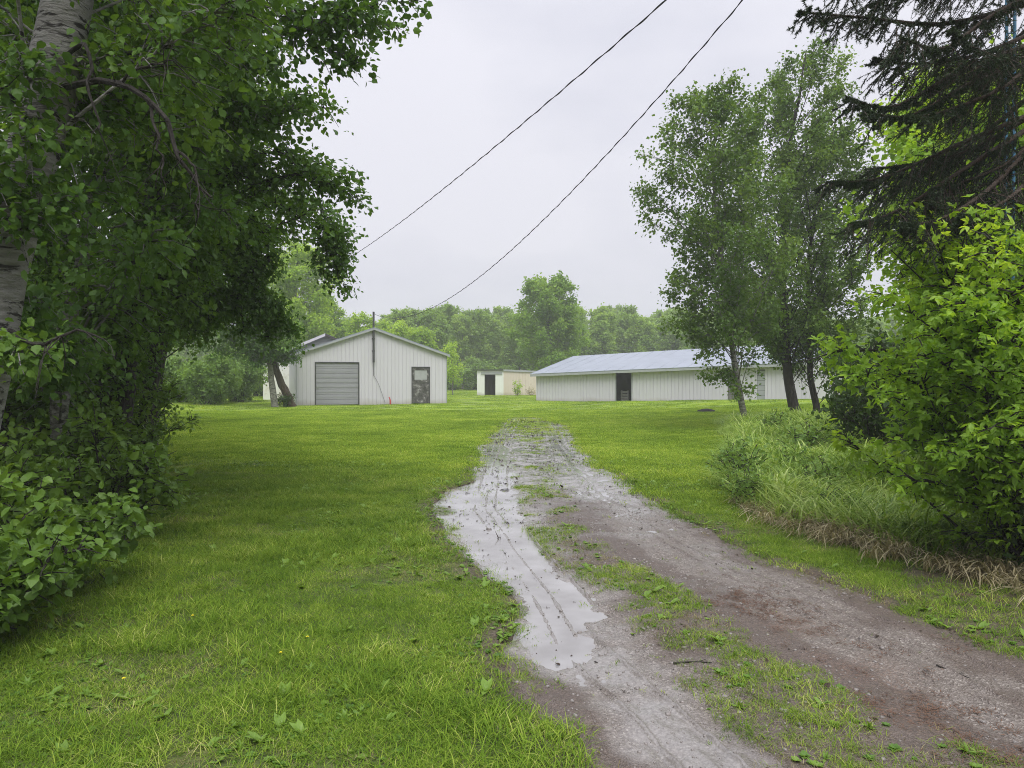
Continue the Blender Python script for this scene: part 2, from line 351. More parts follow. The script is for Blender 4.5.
def axis(parts):
    a = [np.arange(p0, p1, st) for p0, p1, st in parts]; return np.concatenate(a + [[parts[-1][1]]])
def grid(xs, ys, fn):
    X, Y = np.meshgrid(xs, ys); Z = fn(X, Y); v = np.stack([X, Y, Z], -1).reshape(-1, 3)
    nx = len(xs); i = np.arange(len(ys) - 1)[:, None] * nx; j = np.arange(nx - 1)[None]
    f = np.stack([i + j, i + j + 1, i + nx + j + 1, i + nx + j], -1).reshape(-1, 4); return v, f
xs = axis([(-260, -60, 20), (-60, -20, 4), (-20, -5, .5), (-5, 8, .1), (8, 20, .5), (20, 60, 4), (60, 260, 20)])
ys = axis([(-60, -8, 4), (-8, 0, .4), (0, 14, .1), (14, 32, .2), (32, 60, 1), (60, 120, 5), (120, 400, 20)])
v, f = grid(xs, ys, lawn_h)
gm = MB(); gm.add(v, f)
def groundmat():
    m, nt = newmat('lawn_soil'); p = pos(nt)
    n = noise(nt, p, 6, 6, .7); n2 = noise(nt, p, .35, 4); n3 = noise(nt, p, 40, 3)
    c = ramp(nt, n, [(.3, (.035, .045, .016)), (.5, (.07, .095, .025)), (.72, (.15, .15, .06))])
    sy = N(nt, 'ShaderNodeSeparateXYZ'); nt.links.new(p, sy.inputs[0])
    c = mixc(nt, math_(nt, 'MULTIPLY', mapr(nt, n2, .35, .65, .4, 1.), mapr(nt, sy.outputs[1], 9, 16)), c, mixc(nt, n, (.15, .25, .02), (.28, .38, .035)))      # closer mown sward further out
    br = attr(nt, 'bare')
    c = mixc(nt, br, c, ramp(nt, n3, [(.3, (.045, .036, .028)), (.6, (.11, .085, .066)), (.75, (.19, .155, .12))]))
    out(nt, pbsdf(nt, c, .8, .2, n3, .5, .02)); return m
def bare_at(x, y):
    e = np.abs(ucoord(x, y))
    b = sst(1.28, 1.0, e + .35 * (fbm(x, y, 2.2, 41) - .5)) * sst(20, 12, y)
    b = np.maximum(b, .9 * sst(2.65, 3.2, x + .25 * (5.2 - y) + .8 * (fbm(x, y, 1.2, 43) - .5)) * sst(7.6, 5.6, y) * sst(-6, 0, y))     # needle litter below the spruce
    b = np.maximum(b, .8 * sst(-3.3, -4.6, x + .8 * (fbm(x, y, .8, 47) - .5) + .42 * np.clip(y - 7, 0, 20)) * sst(26, 16, y))
    b = np.maximum(b, sst(3.9, 4.9, x - .1 * (y - 8)) * sst(26, 18, y) * sst(5, 7, y) * .8)
    return b
gm.at['bare'] = bare_at(v[:, 0], v[:, 1])
ground = gm.build('ground', groundmat(), None, True); tag(ground, 'green lawn and bare earth floor reaching to the woods', 'ground', kind='structure')

# driveway sheet
yr = axis([(-6, 2.2, .15), (2.2, 6, .025), (6, 11, .04), (11, 18, .07), (18, 29.6, .12)])
us = np.linspace(-1.12, 1.12, 270)
Y, U = np.meshgrid(yr, us, indexing='ij')
A_, B_ = xl(yr)[:, None], xr(yr)[:, None]
X = (A_ + B_) / 2 + U * (B_ - A_) / 2
Z = road_h(X, Y); v = np.stack([X, Y, Z], -1).reshape(-1, 3)
nx = len(us); i = np.arange(len(yr) - 1)[:, None] * nx; j = np.arange(nx - 1)[None]
f = np.stack([i + j, i + j + 1, i + nx + j + 1, i + nx + j], -1).reshape(-1, 4)
rm = MB(); rm.add(v, f)
x_, y_ = v[:, 0], v[:, 1]
s_, s1_, s2_ = wetfield(x_, y_)
lt = np.interp(y_, [2, 3.0, 3.8, 4.5, 5.5, 7, 9, 13, 28], [1.15, .85, .62, .42, .36, .1, -.3, -.1, .1]); lw = np.interp(y_, [2, 3, 3.8, 5, 9, 28], [.34, .36, .44, .55, .75, .8])
rm.at['wet'] = np.clip(np.maximum(.45 + .6 * s_, .95 - .75 * np.abs(x_ - lt) / lw) + .7 * (fbm(x_, y_, 1.6, 101) - .5) + .5 * (fbm(x_, y_, 7., 102) - .5) + .55 * sst(8, 12, y_), 0, 1)
redc = np.interp(y_, [2.4, 3.0, 3.6, 4.4, 5.3, 6.2], [2.35, 2.1, 1.95, 1.9, 1.68, 1.5])
rm.at['red'] = sst(.45, .68, fbm(x_, y_, 3.2, 111, 4) + .08) * sst(.34, .06, np.abs(x_ - redc)) * sst(6.2, 5.2, y_)
rm.at['mud'] = np.clip(1.1 * tyre(x_, y_) + sst(.5, .62, fbm(x_, y_, .9, 121, 4) + .12 * np.clip(median(x_, y_), -1, 1) + .3 * np.exp(-((x_ - np.interp(y_, [3, 4.5, 5.5, 6.6, 8, 11], [1.9, 1.55, 1.35, 1.05, .85, .7])) / .3) ** 2) * sst(12, 9, y_) + .25 * sst(.7, 1.05, np.abs(ucoord(x_, y_))) + .10 * sst(7, 4, y_) + .22 * sst(1.9, 2.6, x_) * sst(7, 4, y_) + .2 * sst(.6, .3, x_) * sst(4.4, 3.6, y_)), 0, 1)
def roadmat():
    m, nt = newmat('wet_gravel'); p = pos(nt)
    vo = N(nt, 'ShaderNodeTexVoronoi'); vo.inputs['Scale'].default_value = 105; nt.links.new(p, vo.inputs['Vector'])
    sep = N(nt, 'ShaderNodeSeparateColor'); nt.links.new(vo.outputs['Color'], sep.inputs[0])
    n = noise(nt, p, 3.0, 6, .7); n2 = noise(nt, p, 60, 4, .7)
    st = ramp(nt, sep.outputs[0], [(0, (.09, .074, .062)), (.45, (.155, .13, .112)), (.85, (.235, .205, .18)), (1, (.40, .36, .32))])
    c = mixc(nt, mapr(nt, n, .35, .7, .0, .75), st, ramp(nt, n2, [(.3, (.085, .066, .054)), (.7, (.21, .175, .148))]))
    c = mixc(nt, math_(nt, 'MULTIPLY', attr(nt, 'mud'), .8), c, ramp(nt, n2, [(.3, (.045, .032, .025)), (.55, (.10, .072, .056)), (.75, (.17, .13, .1))]))
    c = mixc(nt, math_(nt, 'MULTIPLY', attr(nt, 'red'), mapr(nt, n2, .40, .62, 0, .8)), c, ramp(nt, n2, [(.35, (.075, .048, .036)), (.65, (.17, .11, .08))]))
    wet = attr(nt, 'wet')
    c = mixc(nt, mapr(nt, wet, .35, .85, 0, .72), c, ramp(nt, n2, [(.3, (.17, .158, .147)), (.7, (.33, .315, .30))]))      # sky sheen of the wet track put into a paler base colour
    ro = mapr(nt, wet, .15, .7, .55, .10)
    hb = math_(nt, 'ADD', vo.outputs['Distance'], math_(nt, 'MULTIPLY', n2, .6))
    sh = pbsdf(nt, c, ro, .55, hb, .55, .012)
    bn = [q for q in nt.nodes if q.bl_idname == 'ShaderNodeBump'][0]; nt.links.new(mapr(nt, wet, .3, .75, .6, .10), bn.inputs['Strength'])
    out(nt, sh); return m
road = rm.build('driveway', roadmat(), None, True); tag(road, 'wet gravel and mud driveway with wheel tracks and a grassy middle', 'driveway', kind='structure')

# puddle water: one level sheet, the uneven gravel sticks out of it
pm = MB()
yw = axis([(3.6, 29.2, .4)])
a, b = xl(yw), xr(yw); hz = hill((a + b) / 2, yw)
vv = []
uw = np.linspace(-1.0, 1.0, 9)
for k in range(len(yw)):
    for u_ in uw:
        x = (a[k] + b[k]) / 2 + u_ * (b[k] - a[k]) / 2
        vv.append((x, yw[k], ZW + float(hill(x, yw[k]))))
i = np.arange(len(yw) - 1)[:, None] * 9; j = np.arange(8)[None]
pm.add(vv, np.stack([i + j, i + j + 1, i + 9 + j + 1, i + 9 + j], -1).reshape(-1, 4))
def watermat():
    m, nt = newmat('muddy_water'); p = pos(nt)
    n = noise(nt, p, 14, 3)
    out(nt, pbsdf(nt, ramp(nt, noise(nt, p, 2, 3), [(.3, (.19, .178, .168)), (.7, (.34, .33, .325))]), .04, 1., n, .06, .01)); return m
wat = pm.build('puddle', watermat(), None, True); tag(wat, 'shallow rain water pooled in the wheel tracks', 'puddle', kind='structure')

# ------------------------------------------------------------------ scattering (grass, litter): one object each
def scatter(name, P, RZ, S, variants, idx=None, tilt=None, label='', cat=''):
    n = len(P); me = bpy.data.meshes.new(name); me.vertices.add(n)
    me.vertices.foreach_set('co', np.asarray(P, np.float32).ravel())
    rot = np.zeros((n, 3), np.float32); rot[:, 2] = RZ
    if tilt is not None: rot[:, :2] = tilt
    a = me.attributes.new('rot', 'FLOAT_VECTOR', 'POINT'); a.data.foreach_set('vector', rot.ravel())
    a = me.attributes.new('scl', 'FLOAT', 'POINT'); a.data.foreach_set('value', np.asarray(S, np.float32))
    a = me.attributes.new('idx', 'INT', 'POINT'); a.data.foreach_set('value', np.asarray(idx if idx is not None else np.arange(n) % len(variants), np.int32))
    ob = bpy.data.objects.new(name, me); scene.collection.objects.link(ob)
    col = bpy.data.collections.new(name + '_kinds')
    for k, vm in enumerate(variants):
        o = bpy.data.objects.new('%s_kind_%03d' % (name, k), vm); col.objects.link(o)
    g = bpy.data.node_groups.new(name + '_scatter', 'GeometryNodeTree')
    g.interface.new_socket('Geometry', in_out='INPUT', socket_type='NodeSocketGeometry')
    g.interface.new_socket('Geometry', in_out='OUTPUT', socket_type='NodeSocketGeometry')
    gi, go = N(g, 'NodeGroupInput'), N(g, 'NodeGroupOutput')
    ci = N(g, 'GeometryNodeCollectionInfo'); ci.inputs['Collection'].default_value = col
    ci.inputs['Separate Children'].default_value = True; ci.inputs['Reset Children'].default_value = True
    ip = N(g, 'GeometryNodeInstanceOnPoints'); ip.inputs['Pick Instance'].default_value = True
    def na(t, nm):
        q = N(g, 'GeometryNodeInputNamedAttribute', data_type=t); q.inputs[0].default_value = nm; return q.outputs[0]
    g.links.new(gi.outputs[0], ip.inputs['Points']); g.links.new(ci.outputs[0], ip.inputs['Instance'])
    g.links.new(na('INT', 'idx'), ip.inputs['Instance Index']); g.links.new(na('FLOAT_VECTOR', 'rot'), ip.inputs['Rotation'])
    g.links.new(na('FLOAT', 'scl'), ip.inputs['Scale']); g.links.new(ip.outputs[0], go.inputs[0])
    md = ob.modifiers.new('scatter', 'NODES'); md.node_group = g
    return tag(ob, label, cat, kind='stuff')
def tuft(seed, n, rad, h, wd, mat, lean=.5, bend=.35, seg=3, name='tuft', droop=None, face=None):
    r = rs(seed); mb = MB()
    for k in range(n):
        a = r.uniform(0, 6.283); q = rad * math.sqrt(r.random()); b = np.array([q * math.cos(a), q * math.sin(a), -.01])
        az = r.uniform(0, 6.283) if face is None else r.normal(face, .7); d = np.array([math.cos(az), math.sin(az), 0]); s = np.array([-d[1], d[0], 0])
        hh = h * r.uniform(.45, 1.15); ln = lean * r.uniform(.1, 1.); bd = bend * r.uniform(.3, 1.6)
        pts = []
        for j in range(seg + 1):
            t = j / seg
            pts.append(b + d * hh * (ln * t + bd * t * t) + np.array([0, 0, hh * (t - (.45 * bd if droop is None else droop * (.7 + .45 * bd / bend)) * t * t)]))
        vv = []
        for j in range(seg):
            ww = wd * (1 - .55 * j / seg) * r.uniform(.8, 1.2); vv += [pts[j] - s * ww / 2, pts[j] + s * ww / 2]
        vv.append(pts[-1]); tn = np.clip(r.normal(.5, .3), 0, 1)
        mb.add(vv[:2 * seg], [[2 * j, 2 * j + 1, 2 * j + 3, 2 * j + 2] for j in range(seg - 1)], tn)
        mb.add([vv[-3], vv[-2], vv[-1]], [[0, 1, 2]], tn)
    return mb.mesh(name, mat)
def rosette(seed, n, rad, wd, mat, rise=.5, name='rosette'):
    r = rs(seed); mb = MB(); T, FQ, FT = leaf7()
    for k in range(n):
        az = r.uniform(0, 6.283); el = r.uniform(.1, rise * 1.6)
        ax = np.array([[math.cos(az) * math.cos(el), math.sin(az) * math.cos(el), math.sin(el)]])
        nn = np.array([[-math.cos(az) * math.sin(el), -math.sin(az) * math.sin(el), math.cos(el)]])
        add_leaves(mb, r, np.array([[0, 0, 0.]]), ax, nn, np.array([rad * r.uniform(.6, 1.2)]), kind=7, wid=wd)
    return mb.mesh(name, mat)
# leaf shapes
def leaf7():
    T = np.array([(0, 0, 0), (0, .45, 0), (0, 1, -.14), (.34, .2, .07), (.36, .56, .03), (-.34, .2, .07), (-.36, .56, .03)])
    return T, np.array([[0, 3, 4, 1], [0, 1, 6, 5]]), np.array([[1, 4, 2], [1, 2, 6]])
def add_leaves(mb, r, P, AX, NO, S, kind=4, wid=1., tint=None):
    n = len(P)
    if n == 0: return
    AX = unit(AX); SD = unit(np.cross(AX, NO)); NO = np.cross(SD, AX)
    if tint is None: tint = np.clip(r.normal(.5, .24, n), 0, 1)
    S = np.asarray(S)[:, None, None]
    if kind == 7: T, FQ, FT = leaf7()
    else:
        T = np.array([(0, 0, 0), (.42, .42, .1), (0, 1, -.08), (-.42, .42, .1)]); FQ = None; FT = np.array([[0, 1, 2], [0, 2, 3]])
    T = T * np.array([wid, 1, 1])
    v = P[:, None] + S * (T[None, :, 0, None] * SD[:, None] + T[None, :, 1, None] * AX[:, None] + T[None, :, 2, None] * NO[:, None])
    k = len(T); base = np.arange(n)[:, None, None] * k; st = mb.n
    mb.add(v.reshape(-1, 3), (base + FT[None]).reshape(-1, 3), np.repeat(tint, len(FT)))
    if FQ is not None:
        mb.f.append((base + FQ[None]).reshape(-1, 4) + st); mb.t.append(np.repeat(tint, len(FQ)))

# ------------------------------------------------------------------ trees
def path(pts, n=12, r=None, wob=0.):
    pts = np.asarray(pts, float); t = np.linspace(0, 1, len(pts)); q = np.linspace(0, 1, n)
    # Catmull-Rom
    out_ = []
    for x in q:
        k = min(int(x * (len(pts) - 1)), len(pts) - 2); u = x * (len(pts) - 1) - k
        p0, p1, p2, p3 = pts[max(k - 1, 0)], pts[k], pts[k + 1], pts[min(k + 2, len(pts) - 1)]
        out_.append(.5 * ((2 * p1) + (-p0 + p2) * u + (2 * p0 - 5 * p1 + 4 * p2 - p3) * u * u + (-p0 + 3 * p1 - 3 * p2 + p3) * u ** 3))
    o = np.array(out_)
    if wob and r is not None: o[1:-1] += r.normal(0, wob, (n - 2, 3)) * np.array([1, 1, .3])
    return o
def at_z(tp, z):
    return np.array([np.interp(z, tp[:, 2], tp[:, k]) for k in range(3)])
def grow(r, wood, leaf, limbs, leafsize=.07, ntw=26, nlf=14, kind=4, droop=.45, tw_len=1., wid=1., tight=.10, limb_r=.013, up=.0, start=.25, flat_=.5, tri=False):
    """limbs: (start point, end point, spread). Twigs along each limb, leaves along each twig."""
    PP, AA, NN, TT = [], [], [], []
    for (a, b, sp) in limbs:
        a = np.asarray(a, float); b = np.asarray(b, float); d = b - a; ln = np.linalg.norm(d)
        m1 = a + (b - a) * .33 + np.array([0, 0, .09 * ln]) + r.normal(0, .06 * ln, 3); m2 = a + (b - a) * .68 + np.array([0, 0, .08 * ln]) + r.normal(0, .06 * ln, 3)
        lp = path([a, m1, m2, b], 7)
        r0 = limb_r * (.35 + .35 * ln)
        wood.tube(lp, np.linspace(r0, r0 * .22, 7), 5, cap=False)
        n = max(3, int(ntw * sp * r.uniform(.7, 1.3)))
        t = start + (1 - start) * r.random(n) ** .8
        idx = t * 6; k = np.minimum(idx.astype(int), 5); fr = (idx - k)[:, None]
        s = lp[k] * (1 - fr) + lp[k + 1] * fr
        di = unit(r.normal(0, 1, (n, 3)) + .9 * unit(d)[None] * (t[:, None] ** 1) + np.array([0, 0, up])); di[:, 2] *= flat_; di = unit(di); tone = r.normal(0, .22)
        tl = sp * tw_len * r.uniform(.35, 1.05, n) * (1.1 - .5 * t)
        e = s + di * tl[:, None]; e[:, 2] -= droop * .35 * tl
        m = (s + e) / 2 + np.array([0, 0, .12]) * tl[:, None]
        wood.twigs(s, m, e, np.full(n, .007 + .003 * sp), np.full(n, .003))
        nl = max(2, int(nlf))
        q = r.uniform(.2, 1.06, (n, nl)); q0 = q[..., None]
        p = (1 - q0) ** 2 * s[:, None] + 2 * q0 * (1 - q0) * m[:, None] + q0 ** 2 * e[:, None]
        p = p + r.normal(0, tight, p.shape)
        ax = unit(r.normal(0, .75, p.shape) + .5 * di[:, None] - np.array([0, 0, droop]))
        no = unit(r.normal(0, .6, p.shape) + np.array([0, 0, 1.]))
        PP.append(p.reshape(-1, 3)); AA.append(ax.reshape(-1, 3)); NN.append(no.reshape(-1, 3)); TT.append(np.clip(r.normal(.5 + tone, .2, p.shape[0] * p.shape[1]), 0, 1))
    P = np.concatenate(PP); A = np.concatenate(AA); Nn = np.concatenate(NN)
    k = P[:, 2] > .03; P, A, Nn = P[k], A[k], Nn[k]
    S_ = leafsize * r.uniform(.55, 1.25, len(P)); T_ = np.concatenate(TT)[k]
    add_leaves(leaf, r, P, A, Nn, S_, kind, wid, T_)
    if tri:
        sd = unit(np.cross(A, Nn))
        for q in (-1, 1): add_leaves(leaf, r, P, .5 * A + q * .85 * sd + r.normal(0, .15, A.shape), Nn + r.normal(0, .25, A.shape), S_ * .8, kind, wid, T_)
def auto_limbs(r, tp, z0, z1, prof, n, asc=.5, sp=.7):
    out_ = []
    for k in range(n):
        f = (k + r.random()) / n; z = z0 + (z1 - z0) * f
        rad = prof(f) * r.uniform(.55, 1.1); az = k * 2.399 + r.normal(0, .4)
        e = at_z(tp, z) + np.array([math.cos(az) * rad, math.sin(az) * rad, 0])
        zs = max(z - asc * rad - .15, .25); s = at_z(tp, min(zs, tp[-1, 2]))
        e[2] = z + r.normal(0, .1); out_.append((s, e, sp * (.55 + .45 * min(1, rad / 1.2))))
    return out_
def tree(name, label, cat, base, trunk, tr, limbs, seed, leafmat_, barkmat_, group=None, extra=None, **kw):
    r = rs(seed); t = thing(name, label, cat, base, group)
    wd, lf = MB(), MB()
    tp = path(trunk, 16, r, .02); wd.tube(tp, np.interp(np.linspace(0, 1, 16), np.linspace(0, 1, len(tr)), tr), 12)
    for ex, er in (extra or []):
        ep = path(ex, 12, r, .015); wd.tube(ep, np.interp(np.linspace(0, 1, 12), np.linspace(0, 1, len(er)), er), 9)
    ll = limbs(r, tp) if callable(limbs) else limbs
    grow(r, wd, lf, ll, **kw)
    wd.build('trunk', barkmat_, t, True); lf.build('crown', leafmat_, t)
    return t
def shrub(name, label, cat, base, rad, h, seed, mat, stems=9, ntw=22, nlf=12, leafsize=.07, kind=7, group=None, wid=.9, tight=.07, extra=(), bark='darkbark', sp=.45, flat=.35, low=.25, **kw):
    r = rs(seed); t = thing(name, label, cat, base, group); wd, lf = MB(), MB(); b = np.array(base, float); limbs = []
    for k in range(stems):
        az = k * 2.399 + r.normal(0, .3); q = rad * math.sqrt((k + .5) / stems) * r.uniform(.75, 1.05)
        hh = h * (1 - .55 * (q / rad) ** 2) * r.uniform(low + .45, 1.0)
        e = b + np.array([math.cos(az) * q, math.sin(az) * q, hh])
        s = b + np.array([math.cos(az) * q * .18, math.sin(az) * q * .18, -.03])
        limbs.append((s, e, sp * r.uniform(.8, 1.2) * (.6 + .25 * rad)))
    for e in extra: limbs.append((b + np.array([0, 0, .3]), np.asarray(e[0]), e[1]))
    grow(r, wd, lf, limbs, leafsize=leafsize, ntw=ntw, nlf=nlf, kind=kind, droop=.3, wid=wid, tight=tight, limb_r=.016, start=.12, up=flat, **kw)
    wd.build('stem', M[bark], t, True); lf.build('foliage', M[mat], t)
    return t
def gz(x, y): return float(hill(x, y))

# ------------------------------------------------------------------ buildings
def frame2(p0, p1):
    p0 = np.array(p0, float); p1 = np.array(p1, float); d = p1 - p0; ln = np.linalg.norm(d); d = d / ln; return d, ln
def rib_wall(mb, p0, p1, zb, zt, openings=(), pitch=.215, rel=.020, nrm=None, rib=.034):
    """corrugated sheet from plan point p0 to p1; zb, zt functions of distance along; openings (u0,u1,z0,z1)"""
    d, ln = frame2(p0, p1); n = np.array([d[1], -d[0]]) if nrm is None else np.array(nrm)
    br = {0., ln}
    k = pitch / 2
    off = {}
    pts = [(0., 0.)]
    while k < ln - rib * 2:
        pts += [(k - rib * .5, 0.), (k - rib * .3, -rel), (k + rib * .3, -rel), (k + rib * .5, 0.)]; k += pitch
    pts.append((ln, 0.))
    us_ = np.array([p[0] for p in pts]); os_ = np.array([p[1] for p in pts])
    cuts = set(us_.tolist())
    for o in openings: cuts |= {o[0], o[1]}
    cuts = np.array(sorted(cuts)); of = np.interp(cuts, us_, os_)
    def P(u, o, z): q = np.array(p0, float) + d * u + n * o; return (q[0], q[1], z)
    for a in range(len(cuts) - 1):
        u0, u1 = cuts[a], cuts[a + 1]; um = (u0 + u1) / 2
        segs = [(zb(u0), zt(u0), zb(u1), zt(u1))]
        for o in openings:
            if o[0] < um < o[1]:
                segs = [(zb(u0), o[2], zb(u1), o[2]), (o[3], zt(u0), o[3], zt(u1))] if o[2] > zb(um) + .02 else [(o[3], zt(u0), o[3], zt(u1))]
        for (z00, z01, z10, z11) in segs:
            mb.quad(P(u0, of[a], z00), P(u1, of[a + 1], z10), P(u1, of[a + 1], z11), P(u0, of[a], z01))
def roof_slab(mb, a, b, c, d, th=.05, ribs=0):
    """a-b eave, d-c ridge (3D points). Sheet of thickness th with raised seams up the slope"""
    a, b, c, d = [np.asarray(q, float) for q in (a, b, c, d)]
    n = unit(np.cross(b - a, d - a)); n = n if n[2] > 0 else -n
    q = [a, b, c, d]; q2 = [p - n * th for p in q]
    mb.add(q + q2, [[0, 1, 2, 3], [7, 6, 5, 4], [0, 4, 5, 1], [1, 5, 6, 2], [2, 6, 7, 3], [3, 7, 4, 0]])
    if ribs:
        ex = unit(b - a)
        for k in range(ribs + 1):
            t = k / ribs; s = a + (b - a) * t; e = d + (c - d) * t
            s = s - ex * .02 * (1 if k else 0); mb.obox(s + n * .001, ex * .03, (e - s), n * .012)

# --- metal garage shed
Lp = np.array([(296 - CX) / F * 40.8, 40.8]); ang = R(19.3); fd = np.array([math.cos(ang), math.sin(ang)]); bd = np.array([-fd[1], fd[0]])
SW, SD_, EV, RG = 8.55, 8.0, 2.82, 4.28
Rp = Lp + fd * SW
sh = thing('garage_shed', 'white ribbed metal gable shed with grey roll-up door and weathered side door', 'shed', (Lp[0], Lp[1], 0))
def pxu(px, base=Lp, dr=fd):               # distance along a wall where it crosses picture column px
    k = (px - CX) / F; return (k * base[1] - base[0]) / (dr[0] - k * dr[1])
g0, g1 = pxu(315.4), pxu(358.8); m0, m1 = pxu(411.5), pxu(430.0)
zt = lambda u: EV + (RG - EV) * (1 - abs(u - SW / 2) / (SW / 2))
GH, DH = 2.33, 2.13
wm = MB()
rib_wall(wm, Lp, Rp, lambda u: -.1, zt, [(g0, g1, -.1, GH), (m0, m1, -.1, DH)])
rib_wall(wm, Rp, Rp + bd * SD_, lambda u: -.1, lambda u: EV)
rib_wall(wm, Rp + bd * SD_, Lp + bd * SD_, lambda u: -.1, zt)
rib_wall(wm, Lp + bd * SD_, Lp, lambda u: -.1, lambda u: EV)
wm.build('wall', M['siding'], sh)
rf = MB()
def P3(u, v, z): q = Lp + fd * u + bd * v; return np.array([q[0], q[1], z])
ov, oe = .18, .15; sl_ = (RG - EV) / (SW / 2)
for sgn in (0, 1):
    u_e = -oe if sgn == 0 else SW + oe; ze = EV - oe * sl_ + .075; zr = RG + .075
    roof_slab(rf, P3(u_e, -ov, ze), P3(u_e, SD_ + ov, ze), P3(SW / 2, SD_ + ov, zr), P3(SW / 2, -ov, zr), .05, 20)
rf.build('roof', M['roof'], sh)
tm = MB()
for u_e in (-oe, SW + oe):                  # barge boards under the roof edge
    a = P3(u_e, -ov - .02, EV - oe * sl_ - .10); e = P3(SW / 2, -ov - .02, RG - .10)
    d3 = e - a; tm.obox(a + np.array([0, 0, .035]), d3, np.array([*(bd * .018), 0]), (0, 0, .09))
for u_ in (0, SW):                          # corner flashings
    q = P3(u_ - (.06 if u_ else -.0), -.03, -.05); tm.obox(q, np.array([*(fd * .06), 0]), np.array([*(bd * .03), 0]), (0, 0, EV + .04))
tm.build('barge_board', M['trim'], sh)
gd = MB(); nb = 8
for k in range(nb):
    z0 = GH * k / nb; z1 = GH * (k + 1) / nb - .012
    gd.obox(P3(g0 + .03, .03, z0 + .001), np.array([*(fd * (g1 - g0 - .06)), 0]), np.array([*(bd * .03), 0]), (0, 0, z1 - z0))
    gd.obox(P3(g0 + .03, .018, z0 + .09), np.array([*(fd * (g1 - g0 - .06)), 0]), np.array([*(bd * .012), 0]), (0, 0, .11))
gdo = gd.build('garage_door', M['garage'], sh)
hm = MB(); hm.obox(P3(g0 + .1, -.02, .95), np.array([*(fd * .05), 0]), np.array([*(bd * .04), 0]), (0, 0, .14)); hm.build('handle', M['trim'], gdo)
fm = MB()
for (u_, ww, z0, hh) in ((g0 - .03, .06, 0, GH), (g1 - .03, .06, 0, GH), (g0 - .03, g1 - g0 + .06, GH, .06)):
    fm.obox(P3(u_, -.03, z0), np.array([*(fd * ww), 0]), np.array([*(bd * .06), 0]), (0, 0, hh))
fm.build('door_frame', M['darkmetal'], gdo)
dm = MB(); dw = m1 - m0
def dbox(mb, u, v, z, w_, t_, h_): mb.obox(P3(u, v, z), np.array([*(fd * w_), 0]), np.array([*(bd * t_), 0]), (0, 0, h_))
dbox(dm, m0 + .05, .02, .02, dw - .1, .04, DH - .06)
for (u_, z_, w_, h_) in ((m0 + .05, .02, .13, DH - .06), (m1 - .18, .02, .13, DH - .06), (m0 + .18, .02, dw - .36, .2), (m0 + .18, 1.25, dw - .36, .13), (m0 + .18, DH - .2, dw - .36, .16), (m0 + .18, .62, dw - .36, .12)):
    dbox(dm, u_, .0, z_, w_, .018, h_)
ddo = dm.build('side_door', M['peel'], sh); ddo['label'] = 'weathered side door with peeling paint and a pale pane'
pn = MB(); dbox(pn, m0 + .18, .012, 1.385, dw - .36, .006, DH - .2 - 1.39); pn.build('pane', M['glass'], ddo)
fm = MB()
for (u_, ww, z0, hh) in ((m0, .05, 0, DH), (m1 - .05, .05, 0, DH), (m0, dw, DH - .04, .05)): dbox(fm, u_, -.028, z0, ww, .06, hh)
fm.build('door_frame', M['darkmetal'], ddo)
hm = MB(); hm.tube([P3(m1 - .12, .0, 1.02), P3(m1 - .12, -.07, 1.02)], .022, 8); hm.build('handle', M['darkmetal'], ddo)
um = pxu(373.4)
zy = lambda py, d: EYE + (HZ - py) / F * d
md = (Lp + fd * um)[1]
mast_top = P3(um, -.12, zy(312, md))
mm = MB(); mm.tube([P3(um, -.12, zy(362.5, md)), mast_top], .06, 10)
mm.tube([P3(um + .02, -.05, zy(376, md)), P3(um + .02, -.05, zy(361, md))], .022, 6)
mm.tube(path([P3(um + .03, -.05, zy(376, md)), P3(um + .3, -.06, 1.1), P3(pxu(385), -.05, .05)], 8), .009, 5)
for z in (3.0, 3.7): mm.obox(P3(um - .09, -.05, z), np.array([*(fd * .18), 0]), np.array([*(bd * .05), 0]), (0, 0, .05))
mm.build('service_mast', M['darkmetal'], sh)

# --- long low barn (right)
bl = np.array([1.55, 47.4]); brr = np.array([15.8, 39.0]); bdir, BL = frame2(bl, brr); bb = np.array([-bdir[1], bdir[0]])
barn = thing('long_barn', 'long low white ribbed metal barn with pale wet roof and dark doorway', 'barn', (bl[0], bl[1], 0))
ev = lambda u: 1.72 + (2.33 - 1.72) * u / BL
rg = lambda u: 2.93 + (3.60 - 2.93) * u / BL
bz = lambda u: -.25
BD = 6.0
def B3(u, v, z): q = bl + bdir * u + bb * v; return np.array([q[0], q[1], z])
def pxb(px): return pxu(px, bl, bdir)
d0, d1 = pxb(616.0), pxb(631.6); e0, e1 = pxb(728), pxb(737); e2, e3 = pxb(757), pxb(765)
bw = MB()
rib_wall(bw, bl, brr, bz, ev, [(d0, d1, -.3, 1.78), (e0, e1, -.3, 1.9), (e2, e3, -.3, 1.95)], pitch=.215, rel=.020)
rib_wall(bw, brr, brr + bb * 2 * BD, bz, lambda u: ev(BL) + (rg(BL) - ev(BL)) * (1 - abs(u - BD) / BD))
rib_wall(bw, brr + bb * 2 * BD, bl + bb * 2 * BD, bz, lambda u: ev(BL - u))
rib_wall(bw, bl + bb * 2 * BD, bl, bz, lambda u: ev(0) + (rg(0) - ev(0)) * (1 - abs(u - BD) / BD))
bw.build('wall', M['siding'], barn)
rf = MB(); o = .35
k_ = (rg(0) - ev(0)) / BD
roof_slab(rf, B3(-.25, -o, ev(0) - o * k_ + .09), B3(BL + .25, -o, ev(BL) - o * k_ + .09), B3(BL + .25, BD, rg(BL) + .09), B3(-.25, BD, rg(0) + .09), .04, 20)
